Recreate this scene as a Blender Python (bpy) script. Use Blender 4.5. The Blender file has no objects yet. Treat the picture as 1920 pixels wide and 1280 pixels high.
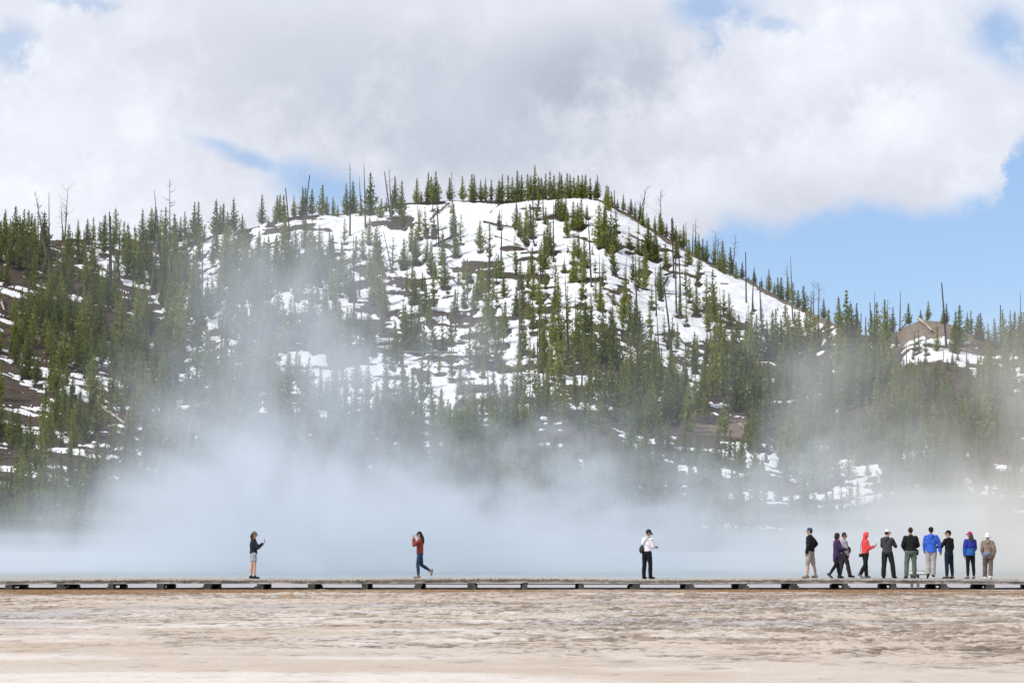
import bpy, math, random
import numpy as np
from mathutils import Vector, Matrix
sc = bpy.context.scene
COL = sc.collection
rng = np.random.default_rng(7)
rnd = random.Random(11)
PI = math.pi

# ------------------------------------------------------------------ the view
F = 4533.0                      # focal length in pixels of a 1920 px wide picture (85 mm lens)
EYE = 1.913                     # eye height above the sinter flat
V0 = 1005.0                     # picture row of the horizon
TH = math.atan((V0 - 640) / F)
CT, ST = math.cos(TH), math.sin(TH)

def at(u, v, Y):
    """World point seen at photo position (u, v) at distance Y north of the camera."""
    yc = (640 - v) / F
    s = Y / (CT - yc * ST)
    return ((u - 960) / F * s, Y, EYE + s * (ST + yc * CT))

def at_np(u, v, Y):
    yc = (640 - v) / F
    s = Y / (CT - yc * ST)
    return (u - 960) / F * s, EYE + s * (ST + yc * CT)

# ------------------------------------------------------------------ numeric noise
_TAB = np.random.default_rng(3).random((8, 512, 512)).astype(np.float32)
def vnoise(x, y, seed=0):
    t = _TAB[seed % 8]
    x = np.asarray(x, dtype=np.float64) + seed * 37.7; y = np.asarray(y, dtype=np.float64) + seed * 91.3
    xi = np.floor(x).astype(np.int64); yi = np.floor(y).astype(np.int64)
    fx = x - xi; fy = y - yi
    fx = fx * fx * fx * (fx * (6 * fx - 15) + 10); fy = fy * fy * fy * (fy * (6 * fy - 15) + 10)
    a = t[xi % 512, yi % 512]; b = t[(xi + 1) % 512, yi % 512]
    c = t[xi % 512, (yi + 1) % 512]; d = t[(xi + 1) % 512, (yi + 1) % 512]
    return (a * (1 - fx) + b * fx) * (1 - fy) + (c * (1 - fx) + d * fx) * fy
def fbm(x, y, o=4, seed=0, gain=.5):
    r = 0; a = 1; s = 0
    for i in range(o):
        r = r + a * vnoise(x * 2 ** i, y * 2 ** i, seed + i); s += a; a *= gain
    return r / s
def sstep(a, b, x):
    t = np.clip((x - a) / (b - a), 0, 1); return t * t * (3 - 2 * t)
def equalise(n):
    f = n.ravel(); idx = np.argsort(f); r = np.empty(len(f)); r[idx] = np.linspace(0, 1, len(f)); return r.reshape(n.shape)
def table(us, vs, tab):
    tab = np.array(tab, float); us = np.array(us, float); vs = np.array(vs, float)
    def look(u, v):
        u = np.clip(u, us[0], us[-1]); v = np.clip(v, vs[0], vs[-1])
        i = np.clip(np.searchsorted(us, u, side='right') - 1, 0, len(us) - 2)
        j = np.clip(np.searchsorted(vs, v, side='right') - 1, 0, len(vs) - 2)
        fu = (u - us[i]) / (us[i + 1] - us[i]); fv = (v - vs[j]) / (vs[j + 1] - vs[j])
        return (tab[j, i] * (1 - fu) + tab[j, i + 1] * fu) * (1 - fv) + (tab[j + 1, i] * (1 - fu) + tab[j + 1, i + 1] * fu) * fv
    return look

# ------------------------------------------------------------------ object helpers
def mesh_from(name, verts, faces, mats, smooth=False, mat_idx=None):
    me = bpy.data.meshes.new(name)
    me.from_pydata([tuple(v) for v in verts], [], [tuple(f) for f in faces])
    for m in (mats if isinstance(mats, (list, tuple)) else [mats]): me.materials.append(m)
    if smooth: me.polygons.foreach_set('use_smooth', [True] * len(me.polygons))
    if mat_idx is not None: me.polygons.foreach_set('material_index', mat_idx)
    me.update(); return me
def mesh_np(name, V, Fc, mats, smooth=False, mat_idx=None):
    """V (n,3) array, Fc (m,k) array of equal-sized faces"""
    me = bpy.data.meshes.new(name)
    k = Fc.shape[1]; m = len(Fc)
    me.vertices.add(len(V)); me.vertices.foreach_set('co', np.ascontiguousarray(V, dtype=np.float32).ravel())
    me.loops.add(m * k); me.loops.foreach_set('vertex_index', np.ascontiguousarray(Fc, dtype=np.int32).ravel())
    me.polygons.add(m); me.polygons.foreach_set('loop_start', np.arange(0, m * k, k, dtype=np.int32))
    for mt in (mats if isinstance(mats, (list, tuple)) else [mats]): me.materials.append(mt)
    if smooth: me.polygons.foreach_set('use_smooth', np.ones(m, dtype=bool))
    if mat_idx is not None: me.polygons.foreach_set('material_index', np.ascontiguousarray(mat_idx, dtype=np.int32))
    me.update(calc_edges=True); me.validate(); return me
def attr(me, name, arr):
    a = me.attributes.new(name, 'FLOAT', 'POINT'); a.data.foreach_set('value', np.ascontiguousarray(arr, dtype=np.float32).ravel())
def link(name, me, parent=None, loc=None, rot=None):
    o = bpy.data.objects.new(name, me); COL.objects.link(o)
    if parent: o.parent = parent
    if loc is not None: o.location = loc
    if rot is not None: o.rotation_euler = rot
    return o
def tag(o, label, cat, group=None, kind=None):
    o['label'] = label; o['category'] = cat
    if group: o['group'] = group
    if kind: o['kind'] = kind
    return o
def structure(o, label=None):
    o['kind'] = 'structure'
    if label: o['label'] = label
    return o
def empty(name, loc=(0, 0, 0), rz=0):
    o = bpy.data.objects.new(name, None); COL.objects.link(o); o.location = loc; o.rotation_euler = (0, 0, rz)
    o.empty_display_size = .1; return o

# ------------------------------------------------------------------ node helpers
class N:
    """little wrapper that lets shader maths be written as expressions"""
    def __init__(s, nt, sock): s.nt, s.s = nt, sock
    def _m(s, op, *o, clamp=False):
        n = s.nt.nodes.new('ShaderNodeMath'); n.operation = op; n.use_clamp = clamp
        for i, x in enumerate((s,) + o):
            if isinstance(x, N): s.nt.links.new(x.s, n.inputs[i])
            else: n.inputs[i].default_value = x
        return N(s.nt, n.outputs[0])
    def __add__(s, o): return s._m('ADD', o)
    __radd__ = __add__
    def __sub__(s, o): return s._m('SUBTRACT', o)
    def __rsub__(s, o): return s._m('MULTIPLY', -1.0)._m('ADD', o)
    def __mul__(s, o): return s._m('MULTIPLY', o)
    __rmul__ = __mul__
    def __truediv__(s, o): return s._m('DIVIDE', o)
    def max(s, o): return s._m('MAXIMUM', o)
    def min(s, o): return s._m('MINIMUM', o)
    def abs(s): return s._m('ABSOLUTE')
    def sqrt(s): return s._m('SQRT')
    def pow(s, o): return s._m('POWER', o)
    def step(s, a, b):
        n = s.nt.nodes.new('ShaderNodeMapRange'); n.interpolation_type = 'SMOOTHSTEP'
        s.nt.links.new(s.s, n.inputs[0])
        for i, x in enumerate((a, b, 0.0, 1.0)): n.inputs[i + 1].default_value = x
        return N(s.nt, n.outputs[0])
def nn(nt, t, **kw):
    n = nt.nodes.new(t)
    for k, v in kw.items():
        if k in n.inputs.keys():
            i = n.inputs[k]
            if isinstance(v, N): nt.links.new(v.s, i)
            elif hasattr(v, 'is_output'): nt.links.new(v, i)
            else: i.default_value = v
        else: setattr(n, k, v)
    return n
def noise(nt, vec, scale, detail=4, rough=.55, dist=0.0):
    n = nn(nt, 'ShaderNodeTexNoise', Scale=scale, Detail=detail, Roughness=rough, Distortion=dist)
    if vec is not None: nt.links.new(vec, n.inputs['Vector'])
    return N(nt, n.outputs['Fac'])
def mix(nt, f, a, b):
    n = nt.nodes.new('ShaderNodeMix'); n.data_type = 'RGBA'
    for i, x in ((0, f), (6, a), (7, b)):
        if isinstance(x, N): nt.links.new(x.s, n.inputs[i])
        elif hasattr(x, 'is_output'): nt.links.new(x, n.inputs[i])
        elif i == 0: n.inputs[0].default_value = x
        else: n.inputs[i].default_value = (*x, 1)
    return n.outputs[2]
def new_mat(name):
    m = bpy.data.materials.new(name); m.use_nodes = True; nt = m.node_tree
    return m, nt, nt.nodes['Principled BSDF'], nt.nodes['Material Output']
def obj_vec(nt): return nt.nodes.new('ShaderNodeTexCoord').outputs['Object']
def pos_vec(nt): return nt.nodes.new('ShaderNodeNewGeometry').outputs['Position']
def attribute(nt, name):
    n = nt.nodes.new('ShaderNodeAttribute'); n.attribute_name = name; return N(nt, n.outputs['Fac'])
def bump(nt, b, h, strength, dist):
    n = nn(nt, 'ShaderNodeBump', Strength=strength, Distance=dist); nt.links.new(h.s, n.inputs['Height']); nt.links.new(n.outputs[0], b.inputs['Normal'])
def simple_mat(name, c1, c2=None, scale=6.0, rough=.8, bmp=.25, bdist=.01, spec=.3, detail=4):
    m, nt, b, out = new_mat(name)
    c2 = c2 or tuple(x * .7 for x in c1)
    n = noise(nt, obj_vec(nt), scale, detail)
    nt.links.new(mix(nt, n.step(.3, .7), c2, c1), b.inputs['Base Color'])
    b.inputs['Roughness'].default_value = rough; b.inputs['Specular IOR Level'].default_value = spec
    if bmp: bump(nt, b, noise(nt, obj_vec(nt), scale * 4, 3), bmp, bdist)
    return m
# ================================================================== camera, light, sky
cam = bpy.data.cameras.new('camera'); cam.lens = 36 * F / 1920; cam.sensor_width = 36; cam.clip_start = .5; cam.clip_end = 20000
camo = link('camera', cam, loc=(0, 0, EYE), rot=(PI / 2 + TH, 0, 0)); sc.camera = camo
SUN_DIR = Vector((-.72, -.48, .92)).normalized()
SUN_EL = math.asin(SUN_DIR.z)
sl = bpy.data.lights.new('sun', 'SUN'); sl.energy = SUN_E = 3.5; sl.angle = math.radians(.6); sl.color = (1, .955, .89)
so = link('sun', sl, loc=(-40, -20, 60)); so.rotation_euler = SUN_DIR.to_track_quat('Z', 'Y').to_euler()
vs = sc.view_settings; vs.view_transform = 'Standard'; vs.look = 'None'; vs.exposure = 0; vs.gamma = 1; vs.use_curve_mapping = False

W = bpy.data.worlds.new('World'); sc.world = W; W.use_nodes = True; nt = W.node_tree
bg = nt.nodes['Background']; bg.inputs['Strength'].default_value = .1
sky = nn(nt, 'ShaderNodeTexSky', sky_type='NISHITA', sun_disc=False, sun_elevation=SUN_EL,
         sun_rotation=math.atan2(SUN_DIR.x, SUN_DIR.y), altitude=2200, air_density=1.0, dust_density=.3, ozone_density=2.0)
gen = nt.nodes.new('ShaderNodeTexCoord').outputs['Generated']
sx = nn(nt, 'ShaderNodeSeparateXYZ', Vector=gen)
dx, dy, dz = (N(nt, sx.outputs[i]) for i in range(3))
yy = dy.max(.08)
nz1 = noise(nt, gen, 30, 6, .6); nz2 = noise(nt, gen, 7, 5, .55, .4); nz3 = noise(nt, gen, 60, 6, .68)
# direction expressed as degrees-like picture units (u to the right, v downwards), wobbled for ragged edges
U = (dx / yy) * F + 960; Vv = (dz / yy) * (-F) + 1008
Uw = U + (nz1 - .5) * 170 + (nz3 - .5) * 55; Vw = Vv + (nz2 - .5) * 60 + (nz3 - .5) * 60 + (nz1 - .5) * 70
def ell(cu, cv, ru, rv, rot=0, soft=.45, uu=None, vv=None):
    a = (uu or Uw) - cu; b = (vv or Vw) - cv
    c, s = math.cos(rot), math.sin(rot)
    p = (a * c + b * s) * (1 / ru); q = (b * c - a * s) * (1 / rv)
    return (p * p + q * q).sqrt().step(1 + soft, 1 - soft)
def hcurve(x, pts, lo, hi, vlo, vhi):
    n = nt.nodes.new('ShaderNodeFloatCurve'); cv = n.mapping.curves[0]
    P = [((u - lo) / (hi - lo), (v - vlo) / (vhi - vlo)) for u, v in pts]
    cv.points[0].location = P[0]; cv.points[1].location = P[-1]
    for p in P[1:-1]: cv.points.new(*p)
    n.mapping.update(); nt.links.new(((x - lo) * (1 / (hi - lo))).s, n.inputs['Value'])
    return N(nt, n.outputs[0]) * (vhi - vlo) + vlo
edge = hcurve(U + (nz1 - .5) * 60 + (nz3 - .5) * 40, [(1150, 690), (1270, 520), (1345, 440), (1480, 436), (1550, 412), (1650, 398), (1740, 410), (1835, 396), (1880, 372), (1893, 325), (1925, 268), (2000, 200)], 1150, 2000, 100, 700)
gap = (Vv + (nz1 - .5) * 36 + (nz3 - .5) * 60 + 13 - edge).step(-30, 26)
gap = gap.max(ell(622, 362, 92, 44, .3, .6) * .92).max(ell(478, 300, 95, 12, .36, .9) * .75).max(ell(1345, 10, 66, 36, 0, .8) * .8).max(ell(1332, 58, 12, 36, 0, .9) * .6)
gap = gap.max(ell(1455, 40, 42, 18, .3, .6) * .5).max(ell(1892, 62, 66, 50, .5, .8) * .85).max(ell(6, 80, 45, 42, 0, .6) * .55).max(ell(140, 0, 60, 16, 0, .6) * .5)
front = dy.step(.55, .8)
far_gap = noise(nt, gen, 2.2, 5, .55).step(.52, .66)
gap = gap * front + far_gap * (1 - front)
dark = ell(760, 165, 430, 135, .12, .75) * .165 + ell(1130, 110, 170, 85, -.2, .75) * .17 + ell(960, 300, 330, 60, .05, .8) * .075 + ell(1500, 400, 260, 60, -.1, .8) * .09 + ell(1560, 190, 200, 42, -.35, .8) * .05 + ell(330, 330, 330, 60, .1, .8) * .05
light = ell(110, 300, 240, 150, 0, .8) * .09 + ell(1560, 95, 120, 70, -.6, .8) * .07 + ell(1700, 215, 90, 42, 0, .8) * .06 + ell(1260, 340, 120, 45, 0, .8) * .05
tone = (light - dark) * front + (nz2 - .5) * .22 + (nz1 - .5) * .24 + (nz3 - .5) * .14 + (nz1 - .5).abs() * .16 + .825
crgb = nn(nt, 'ShaderNodeCombineXYZ', X=tone * 10 - .35, Y=tone * 10 - .02, Z=tone * 9.3 + 1.45)
blue = nn(nt, 'ShaderNodeVectorMath', operation='MULTIPLY'); nt.links.new(sky.outputs[0], blue.inputs[0]); blue.inputs[1].default_value = (1.22, 1.24, 1.33)
nt.links.new(mix(nt, gap, crgb.outputs[0], mix(nt, .5, blue.outputs[0], (4.3, 6.3, 9.2))), bg.inputs['Color'])
W.cycles.sampling_method = 'AUTOMATIC'

# ================================================================== the sinter flat (ground to the horizon)
def axis(lo, hi, step, far, grow=1.35):
    a = list(np.arange(lo, hi + step / 2, step)); s = step
    while a[-1] < far: s *= grow; a.append(a[-1] + s)
    s = step
    while a[0] > -far: s *= grow; a.insert(0, a[0] - s)
    return np.array(a)
gx = axis(-21.5, 21.5, .052, 6000)
ylist = [28.0]
while ylist[-1] < 97: ylist.append(ylist[-1] + .07 + (ylist[-1] - 28) * .0009)
s_ = .2
while ylist[-1] < 7000: s_ *= 1.3; ylist.append(ylist[-1] + s_)
s_ = .12
while ylist[0] > -1500: s_ *= 1.3; ylist.insert(0, ylist[0] - s_)
gy = np.array(ylist)
GX, GY = np.meshgrid(gx, gy)
n1 = fbm(GX / .6, GY / .85, 5, 0, .64); n2 = fbm(GX / 5.0, GY / 3.2, 4, 2); n3 = fbm(GX / .30, GY / .62, 3, 4); n5 = vnoise(GX / .12, GY / .26, 6); n6 = rng.random(GX.shape); n7 = fbm(GX / 3.2 + .5 * n1, GY / 1.3 + .8 * n2, 4, 7, .5); tq = n7 * 11; tf = tq - np.floor(tq); lip = sstep(.30, .10, np.abs(tf - .5)) * sstep(.40, .62, fbm(GX / 3, GY / 2.2, 3, 1)); stair = (np.floor(tq) + sstep(.36, .64, tf)) / 11; n4 = fbm(GX / 9, GY / 3.0, 4, 5)
nA, nB, nD = equalise(n1), equalise(n2), equalise(n4)
right = sstep(-6, 9, GX + 3 * (nB - .5))
# amount of dark crust with distance: (Y, left, right)
dk = np.interp(GY, [30, 36, 39, 42, 48, 55, 62, 70, 78, 84, 90], [.01, .02, .02, .08, .13, .17, .27, .42, .52, .64, .4]) * (1 - right) \
   + np.interp(GY, [30, 34, 37, 40, 43, 47, 55, 62, 70, 78, 84, 90], [.02, .04, .10, .32, .56, .66, .68, .62, .58, .62, .66, .4]) * right
crust = np.clip(.72 * sstep(-.11, .15, dk + .8 * (nB - .5) * dk - nA) * (.72 + .5 * sstep(.62, .35, n5)) + .30 * sstep(.36, .18, n5) * sstep(.02, .25, dk) + .95 * lip * sstep(.01, .14, dk), 0, 1)
white = sstep(.52, .86, nB * .6 + nD * .4 + np.interp(GY, [31, 34, 37, 40, 50, 60, 66, 72, 80], [-.02, .03, 0, -.04, .12, .2, .18, -.05, -.35]) - .16 * right)
rust = np.clip(sstep(79.5, 85.5, GY + 5 * (nB - .5) + 1.5 * (n3 - .5)) * (.25 + 1.15 * sstep(.15, .7, nD)) * (.7 + .6 * n3) + .22 * sstep(.6, .9, nD) * sstep(66, 74, GY), 0, 1) * (1 - sstep(88.6, 90.5, GY))
wet = sstep(.58, .85, nD + .16 * sstep(55, 70, GY) - .25 * sstep(78, 83, GY)) * sstep(46, 56, GY)
pale = sstep(89.0, 91.0, GY) * sstep(112, 104, GY); pale = np.maximum(pale, sstep(.15, .0, np.abs(GY - (87.0 - (GX - 16.4) * .42)) - .5 * np.clip(GX - 16.2, 0, 9)) * sstep(16.0, 16.8, GX))
near = (np.abs(GX) < 24) * (GY > 27) * (GY < 96)
GZ = near * ((.45 * (stair - n7) + .10 * (n7 - .5)) * np.minimum(1, .12 + dk * 1.8) - .016 * crust + .034 * (n3 - .5) * (.4 + 1.1 * np.minimum(1, dk * 2)) + (.026 * (n5 - .5) + .012 * (n6 - .5)) * (.35 + 1.0 * np.minimum(1, dk * 2)) + .03 * (n2 - .5)) * np.clip((96 - GY) / 6, 0, 1) * np.clip((GY - 27) / 2, 0, 1) * (1 - .8 * sstep(85, 87, GY))
# shallow roll-off in front of the walkway so the rusty bank reads as an edge
ny, nx = GX.shape
idx = np.arange(ny * nx).reshape(ny, nx)
quads = np.stack([idx[:-1, :-1], idx[:-1, 1:], idx[1:, 1:], idx[1:, :-1]], -1).reshape(-1, 4)
m_ground, nt, b, out = new_mat('sinter_ground')
pv = pos_vec(nt)
fine = noise(nt, pv, 5.5, 5, .65); mid = noise(nt, pv, .9, 5, .6); big = noise(nt, pv, .16, 4, .55); grain = noise(nt, pv, 22, 3, .7)
c = mix(nt, big.step(.38, .64), (.51, .425, .35), (.55, .48, .42))
c = mix(nt, attribute(nt, 'white'), c, (.645, .59, .545))
c = mix(nt, mid.step(.45, .75) * .4, c, (.45, .36, .28))
c = mix(nt, attribute(nt, 'wet') * .55, c, (.34, .33, .345))
ck = mix(nt, mid.step(.3, .7), (.075, .052, .034), (.225, .165, .115))
c = mix(nt, attribute(nt, 'crust') * (fine * .9 + .42).min(1.0), c, ck)
rk = mix(nt, fine.step(.3, .7), (.085, .042, .014), (.34, .19, .08))
c = mix(nt, attribute(nt, 'rust') * .92, c, rk)
c = mix(nt, attribute(nt, 'pale'), c, (.40, .385, .40))
c = mix(nt, grain.step(.52, .75) * .28, c, (.22, .17, .135))
nt.links.new(c, b.inputs['Base Color'])
b.inputs['Roughness'].default_value = .9; b.inputs['Specular IOR Level'].default_value = .25
bump(nt, b, fine + grain * .5, .6, .05)
me = mesh_np('ground', np.stack([GX, GY, GZ], -1).reshape(-1, 3), quads, m_ground, smooth=True)
for nme, a in (('crust', crust), ('white', white), ('rust', rust), ('wet', wet), ('pale', pale)): attr(me, nme, a.ravel())
structure(link('ground', me), 'crusted pinkish white sinter flat with brown streaks in front of the boardwalk')
del n1, n2, n3, n4, n5, n6, n7, lip, stair, tq, tf, nA, nB, nD, GX, GY, GZ, crust, white, rust, wet, pale, right, dk, near, quads

# hot spring beyond the boardwalk: blue water inside a yellow and orange rim
ang = np.linspace(0, 2 * PI, 97)[:-1]
rr = [0, .3, .6, .8, .9, .96, 1.0]
PV = []
for r in rr:
    for a in ang: PV.append((r * 74 * math.cos(a) * (1 + .05 * math.sin(3 * a + 1)) - 8, 200 + r * 102 * math.sin(a) * (1 + .04 * math.sin(4 * a)), .035))
PV = np.array(PV); na = len(ang); PF = []
for i in range(len(rr) - 1):
    for j in range(na): PF.append((i * na + j, i * na + (j + 1) % na, (i + 1) * na + (j + 1) % na, (i + 1) * na + j))
m_water, nt, b, out = new_mat('hot_spring_water')
rad = attribute(nt, 'rim') + (noise(nt, pos_vec(nt), .08, 4) - .5) * .2
c = mix(nt, rad.step(.35, .72), (.22, .28, .32), (.27, .33, .35))
c = mix(nt, rad.step(.80, .92), c, (.30, .30, .27)); c = mix(nt, rad.step(.93, 1.02), c, (.30, .22, .15))
nt.links.new(c, b.inputs['Base Color']); b.inputs['Roughness'].default_value = .3; b.inputs['IOR'].default_value = 1.33
bump(nt, b, noise(nt, pos_vec(nt), 1.2, 4), .25, .05)
me = mesh_np('water', PV, np.array(PF), m_water, smooth=True); attr(me, 'rim', np.repeat(rr, na))
structure(link('water', me), 'steaming blue hot spring with an orange rim behind the boardwalk')

# ================================================================== the hill
CRU = [-700, -300, 0, 100, 200, 300, 400, 470, 540, 600, 640, 720, 800, 900, 1000, 1080, 1120, 1145, 1180, 1250, 1300, 1350, 1400, 1450, 1500, 1560, 1600, 1640, 1680, 1700, 1730, 1770, 1800, 1830, 1860, 1920, 2200, 2700]
CRV = [560, 480, 455, 450, 448, 447, 437, 425, 405, 401, 399, 385, 379, 375, 376, 373, 376, 385, 402, 445, 474, 500, 526, 552, 576, 603, 622, 636, 624, 612, 602, 606, 616, 630, 640, 648, 720, 860]
YBASE = 300.0
def crest_v(u): return np.interp(u, CRU, CRV)
def crest_y(u): return np.interp(u, [-700, 0, 300, 700, 1200, 1480, 1580, 1700, 1920, 2700], [480, 540, 580, 610, 610, 590, 520, 470, 450, 420])
VB = 1034.0
hu = np.concatenate([np.arange(-700, -40, 20), np.arange(-40, 1961, 2.3), np.arange(1975, 2701, 20)])
ht = np.concatenate([np.linspace(-.06, 1.0, 500), 1 + np.array([.01, .02, .035, .06, .1, .16, .25, .4, .6, .8, 1.0])])
HU, HT = np.meshgrid(hu, ht)
HV = VB - (VB - crest_v(HU)) * np.minimum(HT, 1)
HY = YBASE + (crest_y(HU) - YBASE) * np.minimum(HT, 1)
HX, HZ = at_np(HU, HV, HY)
back = np.maximum(HT - 1, 0); HY = HY + back * 260; HX = HX * (1 + back * 260 / HY); HZ = HZ - back * 75 - 2.2 * sstep(0, .05, back) * 0
fade = np.clip(HT / .12, 0, 1) * np.clip((1.02 - HT) / .07, 0, 1)
rough1 = fbm(HX / 26, (HY + HZ * 1.5) / 30, 4, 1) - .5
rough2 = fbm(HX / 4.5, (HY + HZ * 2) / 7, 3, 3) - .5
HZ = HZ + fade * (4.2 * rough1) + (.9 * rough2 + .8 * (fbm(HX / 11, (HY + HZ * 2) / 9, 3, 6) - .5)) * np.clip(HT / .1, 0, 1) * (.35 + .65 * fade)
# ---- where the snow lies (columns u, rows v)
SU = list(range(0, 2000, 100))
SV = [380, 420, 460, 500, 540, 580, 620, 660, 700, 740, 780, 820, 860, 900, 950, 1000]
ST_ = [
 [0, 0, 0, 0, 0, 0, 0, .8, .95, .97, .97, .9, .5, 0, 0, 0, 0, 0, 0, 0],
 [.2, .3, .3, .3, .3, .45, .75, .88, .97, .99, .96, .88, .7, .3, .2, 0, 0, 0, 0, 0],
 [.4, .5, .65, .65, .6, .6, .74, .78, .92, .92, .86, .93, .93, .8, .5, 0, 0, 0, 0, 0],
 [.25, .4, .6, .7, .62, .62, .68, .72, .82, .80, .78, .93, .93, .97, .9, .7, 0, 0, 0, 0],
 [.15, .22, .36, .55, .6, .6, .68, .68, .78, .80, .74, .86, .88, .98, .98, .9, .5, 0, 0, 0],
 [.2, .15, .2, .32, .52, .6, .64, .62, .76, .78, .72, .76, .85, .92, .97, .98, .92, .2, .1, .1],
 [.16, .16, .18, .18, .5, .6, .6, .6, .72, .74, .70, .68, .74, .82, .86, .95, .7, .75, .92, .2],
 [.08, .22, .22, .14, .3, .48, .48, .58, .72, .74, .70, .66, .64, .62, .5, .3, .1, .9, .8, .15],
 [.12, .48, .30, .38, .36, .52, .56, .58, .70, .70, .62, .58, .54, .54, .34, .16, .14, .2, .15, .25],
 [.15, .52, .34, .42, .26, .42, .5, .58, .68, .64, .60, .5, .46, .42, .2, .1, .1, .06, .08, .15],
 [.2, .28, .24, .16, .08, .15, .2, .42, .52, .55, .5, .34, .3, .25, .08, .1, .1, .06, .08, .1],
 [.3, .38, .36, .1, .06, .06, .1, .2, .3, .3, .2, .08, .06, .3, .52, .42, .2, .1, .1, .15],
 [.22, .36, .34, .1, .04, .05, .05, .05, .1, .1, .1, .05, .1, .36, .4, .4, .35, .15, .25, .2],
 [.25, .5, .3, .05, .04, .04, .04, .04, .04, .04, .04, .04, .1, .12, .15, .2, .42, .15, .18, .15],
 [.06, .1, .05, 0, 0, 0, 0, 0, 0, 0, 0, 0, .1, .1, .25, .15, .15, .1, .1, .1],
 [0, 0, 0, 0, 0, 0, 0, 0, 0, 0, 0, 0, 0, 0, .1, .1, .05, 0, 0, 0]]
cov = table(SU, SV, ST_)(HU, HV)
dcre = HV - crest_v(HU)                     # rows below the crest
cov = cov * np.where(HU < 560, 1, sstep(2, 9, dcre - 6 * sstep(1130, 1180, HU) - np.interp(HU, [1600, 1660, 1740, 1800, 1860], [0, 12, 26, 12, 0])))
bench = sstep(1.15, .85, np.sqrt(((HU - 1385) / 112) ** 2 + ((HV - 803) / 17) ** 2))
cov = cov * (1 - bench)
diag = sstep(520, 260, HU)                  # on the left flank the snow lies in slanting strips
sxx = HX + 0; syy = (HY - 300) + 1.6 * HZ
qx = sxx * (1 - diag) + diag * (sxx * .80 - syy * .42); qy = syy * (1 - diag) + diag * (syy * .85 + sxx * .62)
nS = equalise(fbm(qx / (9 + 6 * diag) + .35 * fbm(HX / 5, HZ / 3, 2, 6), qy / (8.8 - 3.5 * diag), 6, 2, .64))
SNOW = sstep(-.07, .07, cov - nS * .98 - .01)
TAN = np.maximum(bench, sstep(1655, 1700, HU) * sstep(1850, 1800, HU) * sstep(45, 30, dcre)); TAN = np.maximum(TAN, .7 * sstep(1120, 1160, HU) * sstep(1600, 1560, HU) * sstep(16, 8, dcre))
def hill_ij(u, v):
    cv = float(crest_v(u)); t = (VB - v) / (VB - cv)
    if t > 1: t = 1 + min((t - 1) * .25, .02)
    return np.interp(u, hu, np.arange(len(hu))), np.interp(t, ht, np.arange(len(ht)))
def hill_pt(u, v):
    i, j = hill_ij(u, v); i0 = min(int(i), len(hu) - 2); j0 = min(int(j), len(ht) - 2); a = i - i0; c = j - j0
    r = []
    for A in (HX, HY, HZ):
        r.append((A[j0, i0] * (1 - a) + A[j0, i0 + 1] * a) * (1 - c) + (A[j0 + 1, i0] * (1 - a) + A[j0 + 1, i0 + 1] * a) * c)
    return r
WELLF = np.ones_like(SNOW)
def well(u, v, ru, rv, amt=1.0):
    """melt hollow of bare needles round a trunk"""
    i, j = hill_ij(u, v); w = int(ru / 2.3 * 1.6) + 2
    dvdj = (VB - float(crest_v(u))) * (ht[1] - ht[0]); h = int(rv / dvdj * 1.8) + 2
    i0, i1, j0, j1 = max(0, int(i) - w), min(len(hu), int(i) + w + 1), max(0, int(j) - h), min(len(ht), int(j) + h + 1)
    du = (HU[j0:j1, i0:i1] - u) / ru; dv = (HV[j0:j1, i0:i1] - v) / rv
    d = np.sqrt(du * du + dv * dv) + .55 * (fbm(HU[j0:j1, i0:i1] / 7, HV[j0:j1, i0:i1] / 4, 2, 5) - .5)
    WELLF[j0:j1, i0:i1] = np.minimum(WELLF[j0:j1, i0:i1], 1 - amt * sstep(1.05, .85, d))
def build_hill():
    snow = SNOW * WELLF
    z = HZ + .38 * snow + .25 * (WELLF - 1) * SNOW
    ny, nx = HX.shape
    idx = np.arange(ny * nx).reshape(ny, nx)
    quads = np.stack([idx[:-1, :-1], idx[:-1, 1:], idx[1:, 1:], idx[1:, :-1]], -1).reshape(-1, 4)
    m, nt, b, out = new_mat('hillside')
    pv = pos_vec(nt)
    f1 = noise(nt, pv, 1.6, 5, .65); f2 = noise(nt, pv, .3, 4, .6); f3 = noise(nt, pv, 5, 4, .7)
    earth = mix(nt, f1.step(.34, .66), (.030, .022, .016), (.090, .064, .046))
    earth = mix(nt, f2.step(.5, .7) * .5, earth, (.11, .064, .042))
    earth = mix(nt, f3.step(.58, .7) * .45, earth, (.15, .125, .10))
    tanc = mix(nt, f1.step(.36, .64), (.13, .102, .080), (.25, .20, .16))
    earth = mix(nt, attribute(nt, 'bare'), earth, tanc)
    sn = (attribute(nt, 'snow') + (f1 - .5) * .6 + (f3 - .5) * .4).step(.40, .60)
    snowc = mix(nt, f2.step(.35, .65), (.70, .715, .745), (.80, .80, .805))
    dirt = (f3.step(.66, .76)) * .35
    snowc = mix(nt, dirt, snowc, (.55, .5, .45))
    nt.links.new(mix(nt, sn, earth, snowc), b.inputs['Base Color'])
    b.inputs['Roughness'].default_value = .85; b.inputs['Specular IOR Level'].default_value = .2
    bump(nt, b, f1 + f3 * .4 + f2 * 2.5, .6, .5)
    me = mesh_np('hill', np.stack([HX, HY, z], -1).reshape(-1, 3), quads, m, smooth=True)
    attr(me, 'snow', snow.ravel()); attr(me, 'bare', TAN.ravel())
    structure(link('hill', me), 'hillside of patchy old snow and brown earth behind the steam')

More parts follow.
